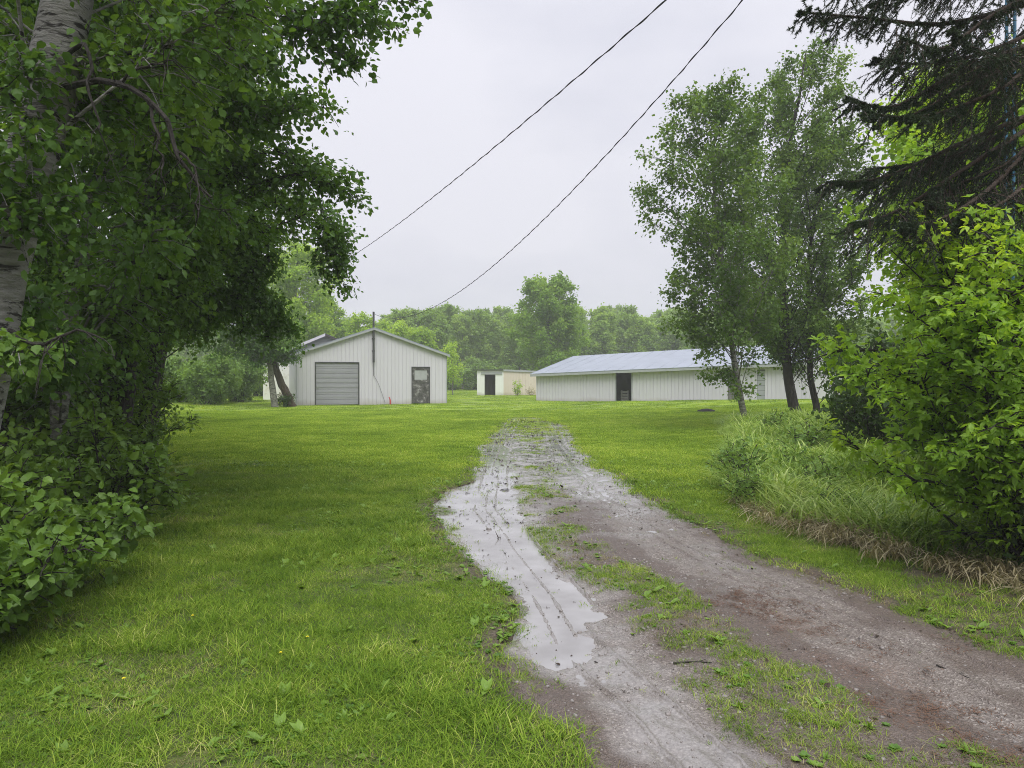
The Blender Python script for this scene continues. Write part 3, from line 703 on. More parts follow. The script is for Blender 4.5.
roof_slab(rf, B3(-.25, 2 * BD + o, ev(0) - o * k_ + .09), B3(BL + .25, 2 * BD + o, ev(BL) - o * k_ + .09), B3(BL + .25, BD, rg(BL) + .09), B3(-.25, BD, rg(0) + .09), .04, 20)
rf.build('roof', M['roof'], barn)
tm = MB(); a = B3(-.25, -o, ev(0) - o * k_ - .09); e = B3(BL + .25, -o, ev(BL) - o * k_ - .09)
tm.obox(a, e - a, np.array([*(bb * .02), 0]), (0, 0, .13)); tm.build('fascia_board', M['trim'], barn)
fm = MB()
for (ua, ub, zz) in ((d0, d1, 1.78),):
    for q in (ua - .05, ub): fm.obox(B3(q, -.035, -.1), np.array([*(bdir * .05), 0]), np.array([*(bb * .1), 0]), (0, 0, zz + .1))
fm.build('door_frame', M['trim'], barn)
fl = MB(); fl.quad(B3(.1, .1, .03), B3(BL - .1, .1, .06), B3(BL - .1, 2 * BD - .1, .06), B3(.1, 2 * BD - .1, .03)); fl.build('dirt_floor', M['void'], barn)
q = MB(); q.obox(B3(.3, 2.2, .04), np.array([*(bdir * (BL - .6)), .0]), np.array([*(bb * .05), 0]), (0, 0, 1.95)); q.build('added_shade_panel', M['void'], barn)  # added dark panel standing in for the deep shade inside the doorway
for (ua, ub, lab) in ((e0, e1, 'brownish grey boarded barn door'), (e2, e3, 'grey slatted barn door')):
    q = MB(); nb = 7; mt = M['greywood'] if ua == e0 else M['trim']
    for k in range(nb): q.obox(B3(ua + .01, .02, .02 + k * .27), np.array([*(bdir * (ub - ua - .02)), 0]), np.array([*(bb * .03), 0]), (0, 0, .255))
    q = q.build('door', mt, barn); q['label'] = lab
# crate in the doorway
cp = B3(d0 + .12, .5, 0); ct = thing('pallet', 'grey slatted wooden pallet standing inside the dark barn doorway', 'pallet', (cp[0], cp[1], .05))
for k in range(4):
    q = MB(); q.obox(B3(d0 + .1 + 0 * k, .5, .06 + k * .17), np.array([*(bdir * .5), 0]), np.array([*(bb * .03), 0]), (0, 0, .12)); q.build('slat', M['greywood'], ct)
q = MB()
for k in (0, .42): q.obox(B3(d0 + .1 + k, .535, .05), np.array([*(bdir * .07), 0]), np.array([*(bb * .08), 0]), (0, 0, .68))
q.build('bearer', M['greywood'], ct)

# --- little flat-roofed shed (middle)
c0 = np.array([(503.5 - CX) / F * 60.2, 60.2]); a1 = np.array([(477 - CX) / F * 61.0, 61.0])
fdir, FW = frame2(a1, c0); sb = np.array([-fdir[1], fdir[0]])
sdir = unit(np.array([.80, .6])); SWd = 3.9
cab = thing('flat_roofed_shed', 'small flat-roofed white shed with a dark open doorway and cream side wall', 'shed', (c0[0], c0[1], 0))
a2 = a1 + sdir * SWd; c2 = c0 + sdir * SWd
ZT = 1.6 + (376 - 370.5) / F * 60.3
ww = MB()
def pxc(px): return pxu(px, a1, fdir)
o0, o1 = pxc(484.6), pxc(495.4)
rib_wall(ww, a1, c0, lambda u: -.15, lambda u: ZT, [(o0, o1, -.2, 1.72)], pitch=.6, rel=.01, rib=.012)
ww.build('wall', M['siding_white'], cab)
w2 = MB(); zs_ = lambda u: ZT - .12 * u / SWd
rib_wall(w2, c0, c2, lambda u: -.15, zs_, pitch=.3, rel=.018)
rib_wall(w2, c2, a2, lambda u: -.15, lambda u: ZT - .12, pitch=.3)
rib_wall(w2, a2, a1, lambda u: -.15, lambda u: zs_(SWd - u), pitch=.3)
q = w2.build('side_wall', M['siding_pink'], cab); q['label'] = 'cream side wall of the flat-roofed shed'
rf = MB(); e = .18
roof_slab(rf, np.array([*(a1 - fdir * e - sdir * e), ZT + .09]), np.array([*(c0 + fdir * .06 - sdir * e), ZT + .09]), np.array([*(c2 + fdir * .06 + sdir * e), ZT - .03]), np.array([*(a2 - fdir * e + sdir * e), ZT - .03]), .07, 0)
rf.build('roof', M['darkmetal'], cab)
q = MB(); s3 = np.array([*(c0 + fdir * .075 - sdir * .1), ZT - .06]); e3 = np.array([*(c2 + fdir * .075 + sdir * .1), ZT - .18])
q.obox(s3, e3 - s3, np.array([*(fdir * .02), 0]), (0, 0, .15)); q.build('fascia_board', M['trim'], cab)
q = MB(); q.obox(np.array([*(a1 + fdir * (o0 - .3) - sb * .05), 1.72]), np.array([*(fdir * (o1 - o0 + .9)), 0]), np.array([*(sb * .04), 0]), (0, 0, .2)); q.build('header_board', M['trim'], cab)
q = MB(); q.quad(*[np.array([*x, .02]) for x in (a1 + sdir * .1, c0 + sdir * .1, c2 - sdir * .1, a2 - sdir * .1)]); q.build('dirt_floor', M['void'], cab)

# --- white workshop behind the garage shed
wl = np.array([(263 - CX) / F * 50, 50.]); wfd = np.array([math.cos(R(12)), math.sin(R(12))]); wbd = np.array([-wfd[1], wfd[0]]); WW, WD_ = 8.2, 8.0
ws = thing('workshop', 'stained white workshop with grey gable half hidden behind the metal shed', 'building', (wl[0], wl[1], 0))
def W3(u, v, z): q = wl + wfd * u + wbd * v; return np.array([q[0], q[1], z])
we, wr = 2.65, 4.42
m_ = MB(); T_ = .15
m_.obox(W3(0, 0, -.1), np.array([*(wfd * WW), 0]), np.array([*(wbd * T_), 0]), (0, 0, we + .1))
m_.obox(W3(0, WD_ - T_, -.1), np.array([*(wfd * WW), 0]), np.array([*(wbd * T_), 0]), (0, 0, we + .1))
m_.obox(W3(0, T_, -.1), np.array([*(wfd * T_), 0]), np.array([*(wbd * (WD_ - 2 * T_)), 0]), (0, 0, we + .1))
m_.obox(W3(WW - T_, T_, -.1), np.array([*(wfd * T_), 0]), np.array([*(wbd * (WD_ - 2 * T_)), 0]), (0, 0, we + .1))
m_.build('wall', M['plaster'], ws)
for v0 in (.02, WD_ - T_):
    m_ = MB(); n_ = 8
    for k in range(n_):                      # lapped boards of the gable
        z0 = we + (wr - we) * k / n_ + .002; z1 = we + (wr - we) * (k + 1) / n_ - .003
        x0 = WW / 2 * (z0 - we) / (wr - we); x1 = WW / 2 * (z1 - we) / (wr - we)
        m_.add([W3(x0, v0 - .02, z0), W3(WW - x0, v0 - .02, z0), W3(WW - x1, v0, z1), W3(x1, v0, z1), W3(x0, v0 + .1, z0), W3(WW - x0, v0 + .1, z0), W3(WW - x1, v0 + .1, z1), W3(x1, v0 + .1, z1)],
               [[0, 1, 2, 3], [7, 6, 5, 4], [0, 4, 5, 1], [1, 5, 6, 2], [2, 6, 7, 3], [3, 7, 4, 0]])
    m_.build('gable', M['trim'], ws)
rf = MB(); sl2 = (wr - we) / (WW / 2)
for s in (0, 1):
    ue = -.3 if s == 0 else WW + .3
    roof_slab(rf, W3(ue, -.3, we - .3 * sl2 + .1), W3(ue, WD_ + .3, we - .3 * sl2 + .1), W3(WW / 2, WD_ + .3, wr + .1), W3(WW / 2, -.3, wr + .1), .06, 0)
rf.build('roof', M['roof'], ws)
m_ = MB()
for ue in (-.3, WW + .3):
    a = W3(ue, -.33, we - .3 * sl2 - .1); e = W3(WW / 2, -.33, wr - .1); m_.obox(a, e - a, np.array([*(wbd * .025), 0]), (0, 0, .19))
m_.build('barge_board', M['siding'], ws)

# small red pipe by the shed wall
q = P3(pxu(389.3), -.35, 0); rp = MB(); rp.tube(path([(q[0], q[1], -.02), (q[0] - .02, q[1], .25), (q[0] - .08, q[1] + .02, .40)], 6), [.05, .045, .04, .035, .03, .03], 8)
tag(rp.build('standpipe', M['redpaint'], None, True), 'short red standpipe in front of the ribbed shed wall', 'standpipe')

# blue mast behind the spruce
mx0 = Wp(1008, 0, 9.2)[0]; bm_ = thing('blue_mast', 'blue painted twin-rail mast behind the dark spruce', 'mast', (mx0, 9.2, gz(mx0, 9.2)))
for s in (-.05, .05):
    q = MB(); q.tube([(mx0 + s, 9.2, gz(mx0, 9.2) - .1), (mx0 + s, 9.2, 8.5)], .02, 8); q.build('rail', M['bluepaint'], bm_, True)
for k in range(24):
    q = MB(); q.tube([(mx0 - .05, 9.2, .4 + k * .34), (mx0 + .05, 9.2, .4 + k * .34)], .009, 5); q.build('rung', M['bluepaint'], bm_)

# ------------------------------------------------------------------ wires
def wire(name, label, pts, r):               # points (y,z) fitted by a parabola along a straight plan line
    (xa, ya), (xb, yb), yz = pts
    c = np.polyfit([p[0] for p in yz], [p[1] for p in yz], 2)
    y = np.linspace(ya, yb, 60); x = np.interp(y, sorted([ya, yb]), [xa, xb] if ya < yb else [xb, xa]); z = np.polyval(c, y)
    return x, y, z
def build_wire(name, label, x, y, z, r, twist=True):
    mb = MB(); mb.tube(np.stack([x, y, z], 1), r, 5)
    if twist:
        n = 900; t = np.linspace(0, 1, n); i_ = np.linspace(0, len(x) - 1, n); k = np.arange(len(x))
        px_, py_, pz_ = np.interp(i_, k, x), np.interp(i_, k, y), np.interp(i_, k, z)
        ph = t * 2 * np.pi * 75
        mb.tube(np.stack([px_ + r * 1.7 * np.cos(ph), py_, pz_ + r * 1.7 * np.sin(ph)], 1), r * .9, 4)
    return tag(mb.build(name, M['black'], None, True), label, 'cable', 'overhead power lines')
PB = np.array([8., -3.])
yz2 = [(10.45, 6.9), (15.8, 5.62), (20.5, 4.92), (27.9, 4.24), (35.4, 4.29), (mast_top[1], mast_top[2] - .08)]
x, y, z = wire('', '', [(PB[0], PB[1]), (mast_top[0], mast_top[1]), yz2], 0)
z[-1] = mast_top[2] - .08
build_wire('power_line', 'lower black cable sagging to the mast on the metal shed', x, y, z, .0070)
pb2 = np.array([-20.2, 66.])
k0 = (PB[0] - pb2[0]) / (PB[1] - pb2[1]); xf = lambda yy: PB[0] + k0 * (yy - PB[1])
yz1 = []
for (px, py) in ((666.7, 0), (558, 96), (483, 157.5), (400, 223), (349, 258.6)):
    k = (px - CX) / F; yy = (PB[0] - k0 * PB[1]) / (k - k0); yz1.append((yy, EYE + (HZ - py) / F * yy))
x, y, z = wire('', '', [(PB[0], PB[1]), (pb2[0], pb2[1]), yz1], 0)
build_wire('power_line', 'upper black cable running behind the poplar leaves', x, y, z, .0085)
up = MB(); up.tube([(pb2[0], pb2[1] + .12, -.5), (pb2[0], pb2[1] + .12, z[-1] + .4)], [.13, .09], 10)
upo = thing('utility_pole', 'grey wooden utility pole hidden among the trees behind the workshop', 'pole', (pb2[0], pb2[1] + .12, 0))
up.build('pole', M['greywood'], upo, True)
q = MB(); q.obox((pb2[0] - .6, pb2[1] + .01, z[-1] - .05), (1.2, 0, 0), (0, .1, 0), (0, 0, .1)); q.build('crossarm', M['greywood'], upo)

# ------------------------------------------------------------------ left poplars
def xyz(*a): return np.array(a, float)
t1 = [(-4.35, 5.6, -.1), (-3.83, 5.5, 2.24), (-3.27, 5.5, 4.4), (-2.8, 5.6, 6.6), (-2.5, 5.8, 8.4)]
def l1(r, tp):
    out_ = []
    for (px, py, d, zs, sp) in [(40, 130, 5.0, 2.6, .42), (20, 60, 5.0, 3.2, .45), (120, 60, 5.6, 3.2, .55), (185, 20, 5.9, 3.4, .6), (150, 110, 6.2, 3.0, .6),
                                (240, 60, 6.5, 3.6, .6), (60, 200, 5.2, 2.4, .4), (110, 180, 6.0, 2.6, .6), (290, -20, 6.5, 4.2, .6), (210, 120, 6.6, 3.2, .6), (20, 350, 5.2, 1.6, .45), (-20, 160, 5.0, 2.6, .5)]:
        out_.append((at_z(tp, zs), Wp(px, py, d), sp))
    out_ += auto_limbs(r, tp, 4.4, 8.0, lambda f: 2.2 - 1.2 * f, 26, .6, .7)
    return out_
GP = 'poplars along the left side of the yard'
tree('poplar_tree', 'big leaning pale-barked poplar nearest at the left edge', 'tree', (-4.35, 5.6, 0), t1, [.21, .19, .165, .11, .04], l1, 11, M['poplar'], M['whitebark'], GP, leafsize=.072, ntw=60, nlf=14, tight=.075, kind=7, droop=.6)
rr_ = rs(19); lead = bpy.data.objects['poplar_tree']; 
for pts, r0 in ([[(62, 90, 5.45), (95, 82, 5.1), (135, 92, 4.9), (165, 118, 4.85), (185, 165, 4.85), (212, 198, 4.9)], .026], [[(70, 60, 5.45), (88, 45, 5.2), (92, 90, 5.0), (100, 130, 4.9)], .018], [[(150, 104, 4.9), (160, 140, 4.8), (164, 180, 4.8)], .013], [[(118, 86, 5.0), (140, 70, 4.9), (175, 62, 4.9)], .012], [[(178, 150, 4.85), (196, 170, 4.8), (198, 215, 4.8)], .011], [[(20, 105, 5.3), (5, 90, 5.1), (-15, 95, 5)], .014], [[(10, 330, 5.4), (40, 345, 5.1), (75, 330, 5.0), (105, 340, 5.0)], .016]):
    dl = MB(); p = path([Wp(*q) for q in pts], 14, rr_, .012); dl.tube(p, np.linspace(r0, r0 * .35, 14), 6)
    k = rr_.integers(3, 14, 9); e = p[k] + rr_.normal(0, .12, (9, 3)) - np.array([0, 0, .12]); dl.twigs(p[k], (p[k] + e) / 2 + rr_.normal(0, .02, (9, 3)), e, np.full(9, .005), np.full(9, .002))
    dl.build('dead_limb', M['darkbark'], lead)
def clear(p, sp):                         # low boughs do not reach out over the mown lawn
    ex = CX + (p[0] + sp * .7) / p[1] * F; ey = HZ - (p[2] - sp * .6 - EYE) / p[1] * F
    return not (ex > 185 and ey > 335) and not (ex > 350 and ey > 120) and not (ex > 268 and ey > 262)
def pop(label, x, y, lean, H, r0, manual, seed, n=46, prof=2.2, z0=1.6, bark='aspenbark', **kw):
    tp = [(x, y, -.1), (x + lean * .3, y, H * .3), (x + lean * .75, y + .2, H * .65), (x + lean, y + .3, H)]
    def lm(r, t):
        o = [(at_z(t, max(.8, Wp(px, py, d)[2] - .12 * np.hypot(Wp(px, py, d)[0] - x, d - y) + .1)), Wp(px, py, d), sp) for (px, py, d, sp, *_) in manual]
        o = [(Wp(*m[4]) if len(m) > 4 else q[0], q[1], q[2]) for q, m in zip(o, manual)]
        return o + [q for q in auto_limbs(r, t, z0, H, lambda f: prof * (1 - .55 * f) * (.75 + .5 * math.sin(3.1 * min(f * 2, 1))), n, .55, .75) if clear(q[1], q[2])]
    k = dict(leafsize=.08, ntw=62, nlf=17, tight=.085, droop=.6, kind=4); k.update(kw)
    return tree('poplar_tree', label, 'tree', (x, y, 0), tp, [r0, r0 * .8, r0 * .5, .03], lm, seed, M['poplar'], M[bark], GP, **k)
pop('slim poplar with a pale upright trunk just behind the leaning one', -5.0, 8.0, .9, 8.0, .10,
    [(200, 150, 7.4, .6), (270, 60, 7.6, .65), (330, 20, 8.0, .7), (375, 10, 8.2, .6), (400, 30, 8.4, .42), (415, 5, 8.4, .38), (355, 65, 8.2, .5), (300, 110, 8.0, .6), (230, 210, 7.6, .6), (140, 260, 7.2, .6), (395, -40, 8.4, .6), (330, -30, 8, .7), (415, -60, 8.4, .5)], 12, kind=7)
pop('poplar with a dark forked trunk third along the left edge', -5.5, 10.2, 1.0, 8.8, .13,
    [(290, 150, 9.6, .7), (320, 185, 9.8, .65), (348, 192, 9.9, .55), (360, 200, 9.95, .45), (352, 180, 10, .42), (300, 95, 9.6, .7), (335, 110, 9.8, .45), (245, 220, 9.4, .7), (180, 300, 9., .6), (205, 265, 9.4, .6), (120, 340, 9, .5)], 13, bark='darkbark')
pop('dark-trunked poplar fourth along the left edge', -6.4, 12.8, 1.2, 9.8, .13,
    [(300, 215, 11.8, .7), (333, 240, 12, .5, (318, 195, 11.9)), (343, 270, 12, .42, (325, 215, 12)), (347, 290, 12, .3, (332, 240, 12)), (336, 262, 11.9, .45, (318, 205, 11.9)), (325, 285, 11.9, .25, (322, 235, 11.9)), (240, 265, 11.6, .7), (258, 240, 11.7, .6), (268, 262, 11.8, .5, (250, 225, 11.7)), (255, 282, 11.8, .45, (245, 240, 11.7)), (285, 232, 11.8, .6), (238, 300, 11.6, .45, (225, 260, 11.6)), (215, 322, 11.6, .5, (205, 270, 11.6)), (245, 330, 11.9, .45, (228, 285, 11.8)), (268, 322, 12, .4, (250, 275, 11.9)), (284, 328, 12.1, .32, (262, 290, 12)), (295, 342, 12.2, .2, (278, 312, 12.1)), (255, 305, 11.9, .5, (240, 260, 11.8)), (195, 335, 11.5, .45, (190, 290, 11.5)), (270, 345, 12.1, .2, (258, 315, 12)), (225, 300, 11.5, .6), (215, 300, 11.5, .7), (160, 320, 11, .7), (310, 200, 11.8, .6), (275, 190, 11.4, .7)], 14, bark='darkbark')
pop('rear poplar of the left row over the lawn edge', -8.3, 17.0, 1.2, 11, .15,
    [(225, 240, 15.8, .9), (215, 275, 15.6, .8), (245, 268, 15.6, .7), (248, 300, 15.5, .5), (225, 312, 15.4, .6), (256, 322, 15.4, .3), (205, 325, 15.2, .5), (190, 300, 15.2, .7), (150, 330, 15, .6), (265, 225, 15.8, .8)], 15, n=40, prof=2.6, bark='darkbark', leafsize=.085)
pop('last poplar of the left row beside the far bushes', -11.2, 23.0, .8, 12, .16,
    [(205, 280, 22, .8), (180, 300, 22, .8), (220, 250, 22, .9)], 16, n=40, prof=3.0, z0=2.2, bark='darkbark', leafsize=.11)
pop('pale poplar stem deep in the left thicket', -6.9, 8.9, .5, 9, .11, [(60, 250, 8.4, .6), (20, 200, 8, .6)], 17, n=36, prof=2.0)
pop('poplar with paired dark stems in the left thicket', -8.0, 11.5, .7, 10, .12, [(110, 320, 10.5, .7), (50, 340, 10.5, .7)], 18, n=40, prof=2.3, bark='darkbark', leafsize=.085)

for q in [o for o in scene.objects if o.name in ('poplar_tree.003', 'poplar_tree.002')]:  # unseen poplars added behind the viewpoint to shade the near lawn
    c = {'poplar_tree.003': (-4.2, -3.6, 0), 'poplar_tree.002': (3.2, -6.2, 0)}[q.name]
    dup(q, c, 1.2, (1, 1, 1.05), {'poplar_tree.003': 'unseen dark-trunked poplar added for shade behind the viewpoint on the left', 'poplar_tree.002': 'unseen forked poplar added for shade behind the viewpoint on the right'}[q.name], GP)
# thicket and shrubs at the left
GU = 'shrubs along the left lawn edge'
ls = [(-3.35, 4.3, .85, .85, 'low bright-leaved shrub at the bottom left corner'), (-3.65, 5.4, .95, 1.1, 'leafy shrub spreading before the leaning poplar trunk'),
      (-4.15, 7.0, 1.1, 1.3, 'arching shrub on the lawn edge left of the puddle'), (-5.2, 8.7, 1.1, 1.6, 'shrub below the slim pale poplar'),
      (-6.1, 10.9, 1.25, 2.0, 'taller shrub below the forked poplar'), (-7.2, 13.6, 1.4, 2.3, 'round shrub at the shaded lawn edge')]
for k, (x, y, ra, h, lab) in enumerate(ls):
    shrub('shrub', lab, 'shrub', (x, y, 0), ra, h, 40 + k, 'shrub', stems=26, ntw=46, nlf=9, leafsize=.085 if k < 3 else .08, group=GU, tight=.05, low=.1)
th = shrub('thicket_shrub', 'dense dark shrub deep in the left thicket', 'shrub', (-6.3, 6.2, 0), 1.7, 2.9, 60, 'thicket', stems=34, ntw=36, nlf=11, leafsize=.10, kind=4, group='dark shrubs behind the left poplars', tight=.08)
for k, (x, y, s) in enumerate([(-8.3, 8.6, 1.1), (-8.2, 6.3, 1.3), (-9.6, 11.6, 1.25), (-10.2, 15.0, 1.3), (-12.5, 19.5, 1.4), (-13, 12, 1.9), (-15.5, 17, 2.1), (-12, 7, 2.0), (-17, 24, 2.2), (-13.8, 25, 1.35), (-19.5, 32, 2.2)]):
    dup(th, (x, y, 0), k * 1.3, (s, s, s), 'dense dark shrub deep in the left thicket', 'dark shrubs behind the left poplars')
# ------------------------------------------------------------------ trees round the shed
tree('yard_tree', 'straight grey-stemmed tree at the left corner of the metal shed', 'tree', (-12.3, 38.4, 0), [(-12.3, 38.4, -.1), (-12.45, 38.4, 1.2), (-12.6, 38.4, 2.6), (-12.8, 38.6, 5.5)], [.19, .16, .13, .04],
     lambda r, tp: [(at_z(tp, 2.2), Wp(px, py, d), sp) for (px, py, d, sp) in [(250, 345, 38, .8), (225, 330, 38, .9), (240, 310, 38, 1.0), (275, 320, 38, 1.0), (205, 345, 38, .7), (262, 295, 38, 1.0), (225, 295, 38, 1), (200, 315, 38, 1.), (285, 345, 37.5, .6), (255, 360, 37.8, .55), (245, 275, 38, 1.), (270, 300, 37.6, .9), (228, 262, 38, 1.), (258, 262, 38.4, .9), (212, 280, 38, 1.), (240, 330, 37.4, .9), (265, 342, 37.5, .6)]],
     71, M['poplar'], M['aspenbark'], 'two trees by the shed corner', leafsize=.15, ntw=70, nlf=14, tight=.14)
tree('yard_tree', 'brown tree leaning left across the corner of the metal shed', 'tree', (-11.6, 39.2, 0), [(-11.6, 39.2, -.1), (-12.0, 39.0, .9), (-12.45, 38.8, 2.2), (-12.9, 38.8, 4.6)], [.24, .21, .17, .05],
     lambda r, tp: [(at_z(tp, 2.3), Wp(px, py, d), sp) for (px, py, d, sp) in [(285, 355, 38.5, .6), (298, 360, 38.5, .35), (280, 330, 38.5, .9), (295, 325, 39, .7), (270, 340, 38.6, .8), (300, 345, 38.5, .3), (260, 320, 38.5, 1)]],
     72, M['poplar'], M['brownbark'], 'two trees by the shed corner', leafsize=.15, ntw=60, nlf=14, tight=.14)
shrub('shrub', 'small dark weedy bush between the two stems by the shed', 'shrub', (-11.95, 38.9, 0), .5, .75, 73, 'thicket', stems=12, ntw=20, nlf=8, leafsize=.12, kind=4)
bsh = shrub('round_bush', 'broad grey-green bush left of the shed on the lawn edge', 'bush', (Wp(208, 400, 42)[0], 42, 0), 1.9, 3.1, 74, 'bush', stems=48, ntw=44, nlf=10, leafsize=.17, kind=4, group='round bushes left of the shed', tight=.12)
dup(bsh, (Wp(238, 400, 45.5)[0], 45.5, 0), 1.9, (.95, .95, 1.15), 'taller bush just right of the broad grey-green bush', 'round bushes left of the shed')
dup(bsh, (Wp(180, 400, 45)[0], 45, 0), 4., (1, 1, .95), 'bush at the left behind the broad grey-green bush', 'round bushes left of the shed')
dup(bsh, (Wp(258, 400, 58)[0], 58, 0), 3., (1.1, 1.1, 1.35), 'bush furthest back near the white workshop wall', 'round bushes left of the shed')

# ------------------------------------------------------------------ far trees and the wood
def broad(name, label, cat, x, y, H, rad, seed, mat, leafsize, n=40, z0=.12, bark='aspenbark', group=None, ntw=30, nlf=10, sp=1.0, tr=.16, asc=.6, shape=None):
    tp = [(x, y, -.2), (x + .1, y, H * .4), (x - .1, y, H * .75), (x, y, H * .97)]
    shp = shape or (lambda f: rad * (.35 + .9 * math.sin(math.pi * (.18 + .75 * f))) * .78)
    return tree(name, label, cat, (x, y, 0), tp, [tr, tr * .75, tr * .4, .03], lambda r, t: auto_limbs(r, t, H * z0 + .3, H, shp, n, asc, sp), seed, M[mat], M[bark], group,
                leafsize=leafsize, ntw=ntw, nlf=nlf, tight=.16, droop=.3, limb_r=.018)
d = 70; X0 = Wp(549, 390, d)[0]
broad('broadleaf_tree', 'tall rounded green tree standing before the wood behind the barn', 'tree', X0, d, 10.9, 3.4, 81, 'hero', .26, n=70, z0=.1, sp=1.25, ntw=34, tr=.25)
broad('young_aspen', 'slender young aspen on the lawn right of the metal shed', 'tree', Wp(452, 390, 62)[0], 62, 4.3, .85, 82, 'lime', .15, n=30, z0=.22, sp=.45, ntw=34, nlf=7, tr=.06)
broad('lime_tree', 'bright yellow-green tree behind the workshop', 'tree', Wp(297, 390, 60)[0], 60, 12.1, 4.0, 83, 'lime', .22, n=84, z0=.15, sp=1.1, ntw=36, tr=.22)
broad('broadleaf_tree', 'dull green tree right behind the bright yellow-green tree', 'tree', Wp(328, 390, 74)[0], 74, 9.0, 2.6, 84, 'hero', .25, n=50, sp=1.0)
GK = 'pale trees behind the metal shed'
broad('pale_tree', 'pale leafy tree rising behind the left roof slope of the shed', 'tree', Wp(360, 390, 70)[0], 70, 7.3, 1.7, 85, 'lime', .24, n=40, sp=.8, group=GK)
broad('pale_tree', 'pale low tree right of the mast behind the shed ridge', 'tree', Wp(392, 390, 71)[0], 71, 6.7, 2.2, 86, 'lime', .24, n=40, sp=.9, group=GK)
broad('pale_tree', 'pale spreading tree behind the right roof slope of the shed', 'tree', Wp(418, 390, 73)[0], 73, 6.3, 2.3, 87, 'lime', .24, n=40, sp=.9, group=GK)
shrub('sapling', 'small sapling in front of the cream side wall', 'sapling', (Wp(517, 395, 59.2)[0], 59.2, 0), .5, 1.55, 88, 'lime', stems=12, ntw=22, nlf=6, leafsize=.13, kind=4, sp=.3)
shrub('shrub', 'low reddish weeds at the far corner of the flat-roofed shed', 'weeds', (Wp(531, 395, 60)[0], 60, 0), .5, .7, 89, 'straw', stems=10, ntw=14, nlf=5, leafsize=.1, kind=4, sp=.25)
GF = 'trees of the hazy wood beyond the yard'; LF = 'grey-green poplar in the hazy wood edge beyond the yard'
prot = []
for k, (H, rad, n) in enumerate([(12, 2.6, 52), (11, 3.0, 54), (13, 2.4, 50), (10.5, 2.2, 44), (12, 3.2, 56)]):
    prot.append(broad('wood_tree', LF, 'tree', 0, 0, H, rad, 100 + k, 'forest', .30, n=n, z0=.12 if k % 2 else .2, sp=1.15, group=GF, ntw=30, nlf=9, tr=.17, asc=.8))
r = rs(7); slots = []
for d, x0, x1, st in ((88, 395, 800, 30), (96, 300, 900, 27), (106, 150, 1000, 30), (122, 0, 1060, 38)):
    px = x0 + r.uniform(0, 10)
    while px < x1: slots.append((px, d + r.uniform(-3, 3))); px += st * r.uniform(.75, 1.25)
for k, (px, d) in enumerate(slots):
    top = np.interp(px, [150, 360, 400, 435, 470, 520, 600, 680, 760, 1000], [318, 322, 314, 307, 309, 312, 310, 313, 315, 315]) + r.uniform(-3, 7)
    H = EYE + (HZ - top) / F * d; p = prot[k % 5]; s = H / (12, 11, 13, 10.5, 12)[k % 5]; sx = max(.8, min(1.25, s * r.uniform(.9, 1.2)))
    loc = (Wp(px, 0, d)[0], d, 0)
    if k < 5: p.location = loc; p.scale = (sx, sx, s); p.rotation_euler = (0, 0, r.uniform(0, 6))
    else: dup(p, loc, r.uniform(0, 6), (sx, sx, s), LF, GF)
fb = dup(bsh, (Wp(600, 0, 90)[0], 86, 0), 1., (1.2, 1.2, .9), 'low bush along the foot of the hazy wood', 'bushes at the foot of the wood')
for k, px in enumerate(range(405, 800, 24)):
    if 520 < px < 590 or 470 < px < 500 and 0: continue
    s = r.uniform(.9, 1.5); dup(bsh, (Wp(px, 0, 84)[0], 84 + r.uniform(-2, 3), 0), r.uniform(0, 6), (s, s, s * .85), 'low bush along the foot of the hazy wood', 'bushes at the foot of the wood')

# ------------------------------------------------------------------ right aspens
def lean_tree(label, pts, H0, seed, n, prof, r0, bark, manual=(), **kw):
    def lm(r, tp):
        o = [(at_z(tp, zs), Wp(px, py, d), sp) for (px, py, d, zs, sp) in manual]
        return o + auto_limbs(r, tp, H0, pts[-1][2], prof, n, 1.15, .62)
    k = dict(leafsize=.11, ntw=44, nlf=14, tight=.12, droop=.5, kind=4); k.update(kw)
    return tree('aspen_tree', label, 'tree', (pts[0][0], pts[0][1], 0), pts, [r0, r0 * .8, r0 * .55, r0 * .35, .02], lm, seed, M['aspen'], M[bark], 'three aspens on the right of the lawn', **k)
D = 21.5
lean_tree('slim aspen leaning left, nearest the barn wall', [tuple(Wp(748, 432, D)), tuple(Wp(736, 370, D)), tuple(Wp(722, 270, D)), tuple(Wp(712, 170, D)), tuple(Wp(722, 82, D))], 3.1, 91, 66,
          lambda f: (.35 + 2.15 * math.sin(math.pi * (.14 + .80 * f)) ** .7) * (1 - .15 * f), .105, 'aspenbark',
          [(700, 375, D, 1.2, .35), (725, 372, D, 1.2, .4), (752, 392, D, 1.2, .14), (690, 340, D, 1.9, .5), (665, 325, D, 2.2, .45), (735, 392, D - .5, .9, .12)])
D2 = 25.
lean_tree('thick dark-trunked aspen, tallest of the three', [tuple(Wp(797, 414, D2)), tuple(Wp(787, 365, D2)), tuple(Wp(782, 260, D2)), tuple(Wp(788, 150, D2)), tuple(Wp(805, 52, D2))], 3.2, 92, 80,
          lambda f: (.5 + 2.5 * math.sin(math.pi * (.12 + .80 * f)) ** .7) * (1 - .15 * f), .19, 'darkbark', [(760, 330, D2, 2, .7), (745, 300, D2, 2.4, .7), (815, 345, D2, 1.8, .6), (775, 345, D2, 1.7, .5)])
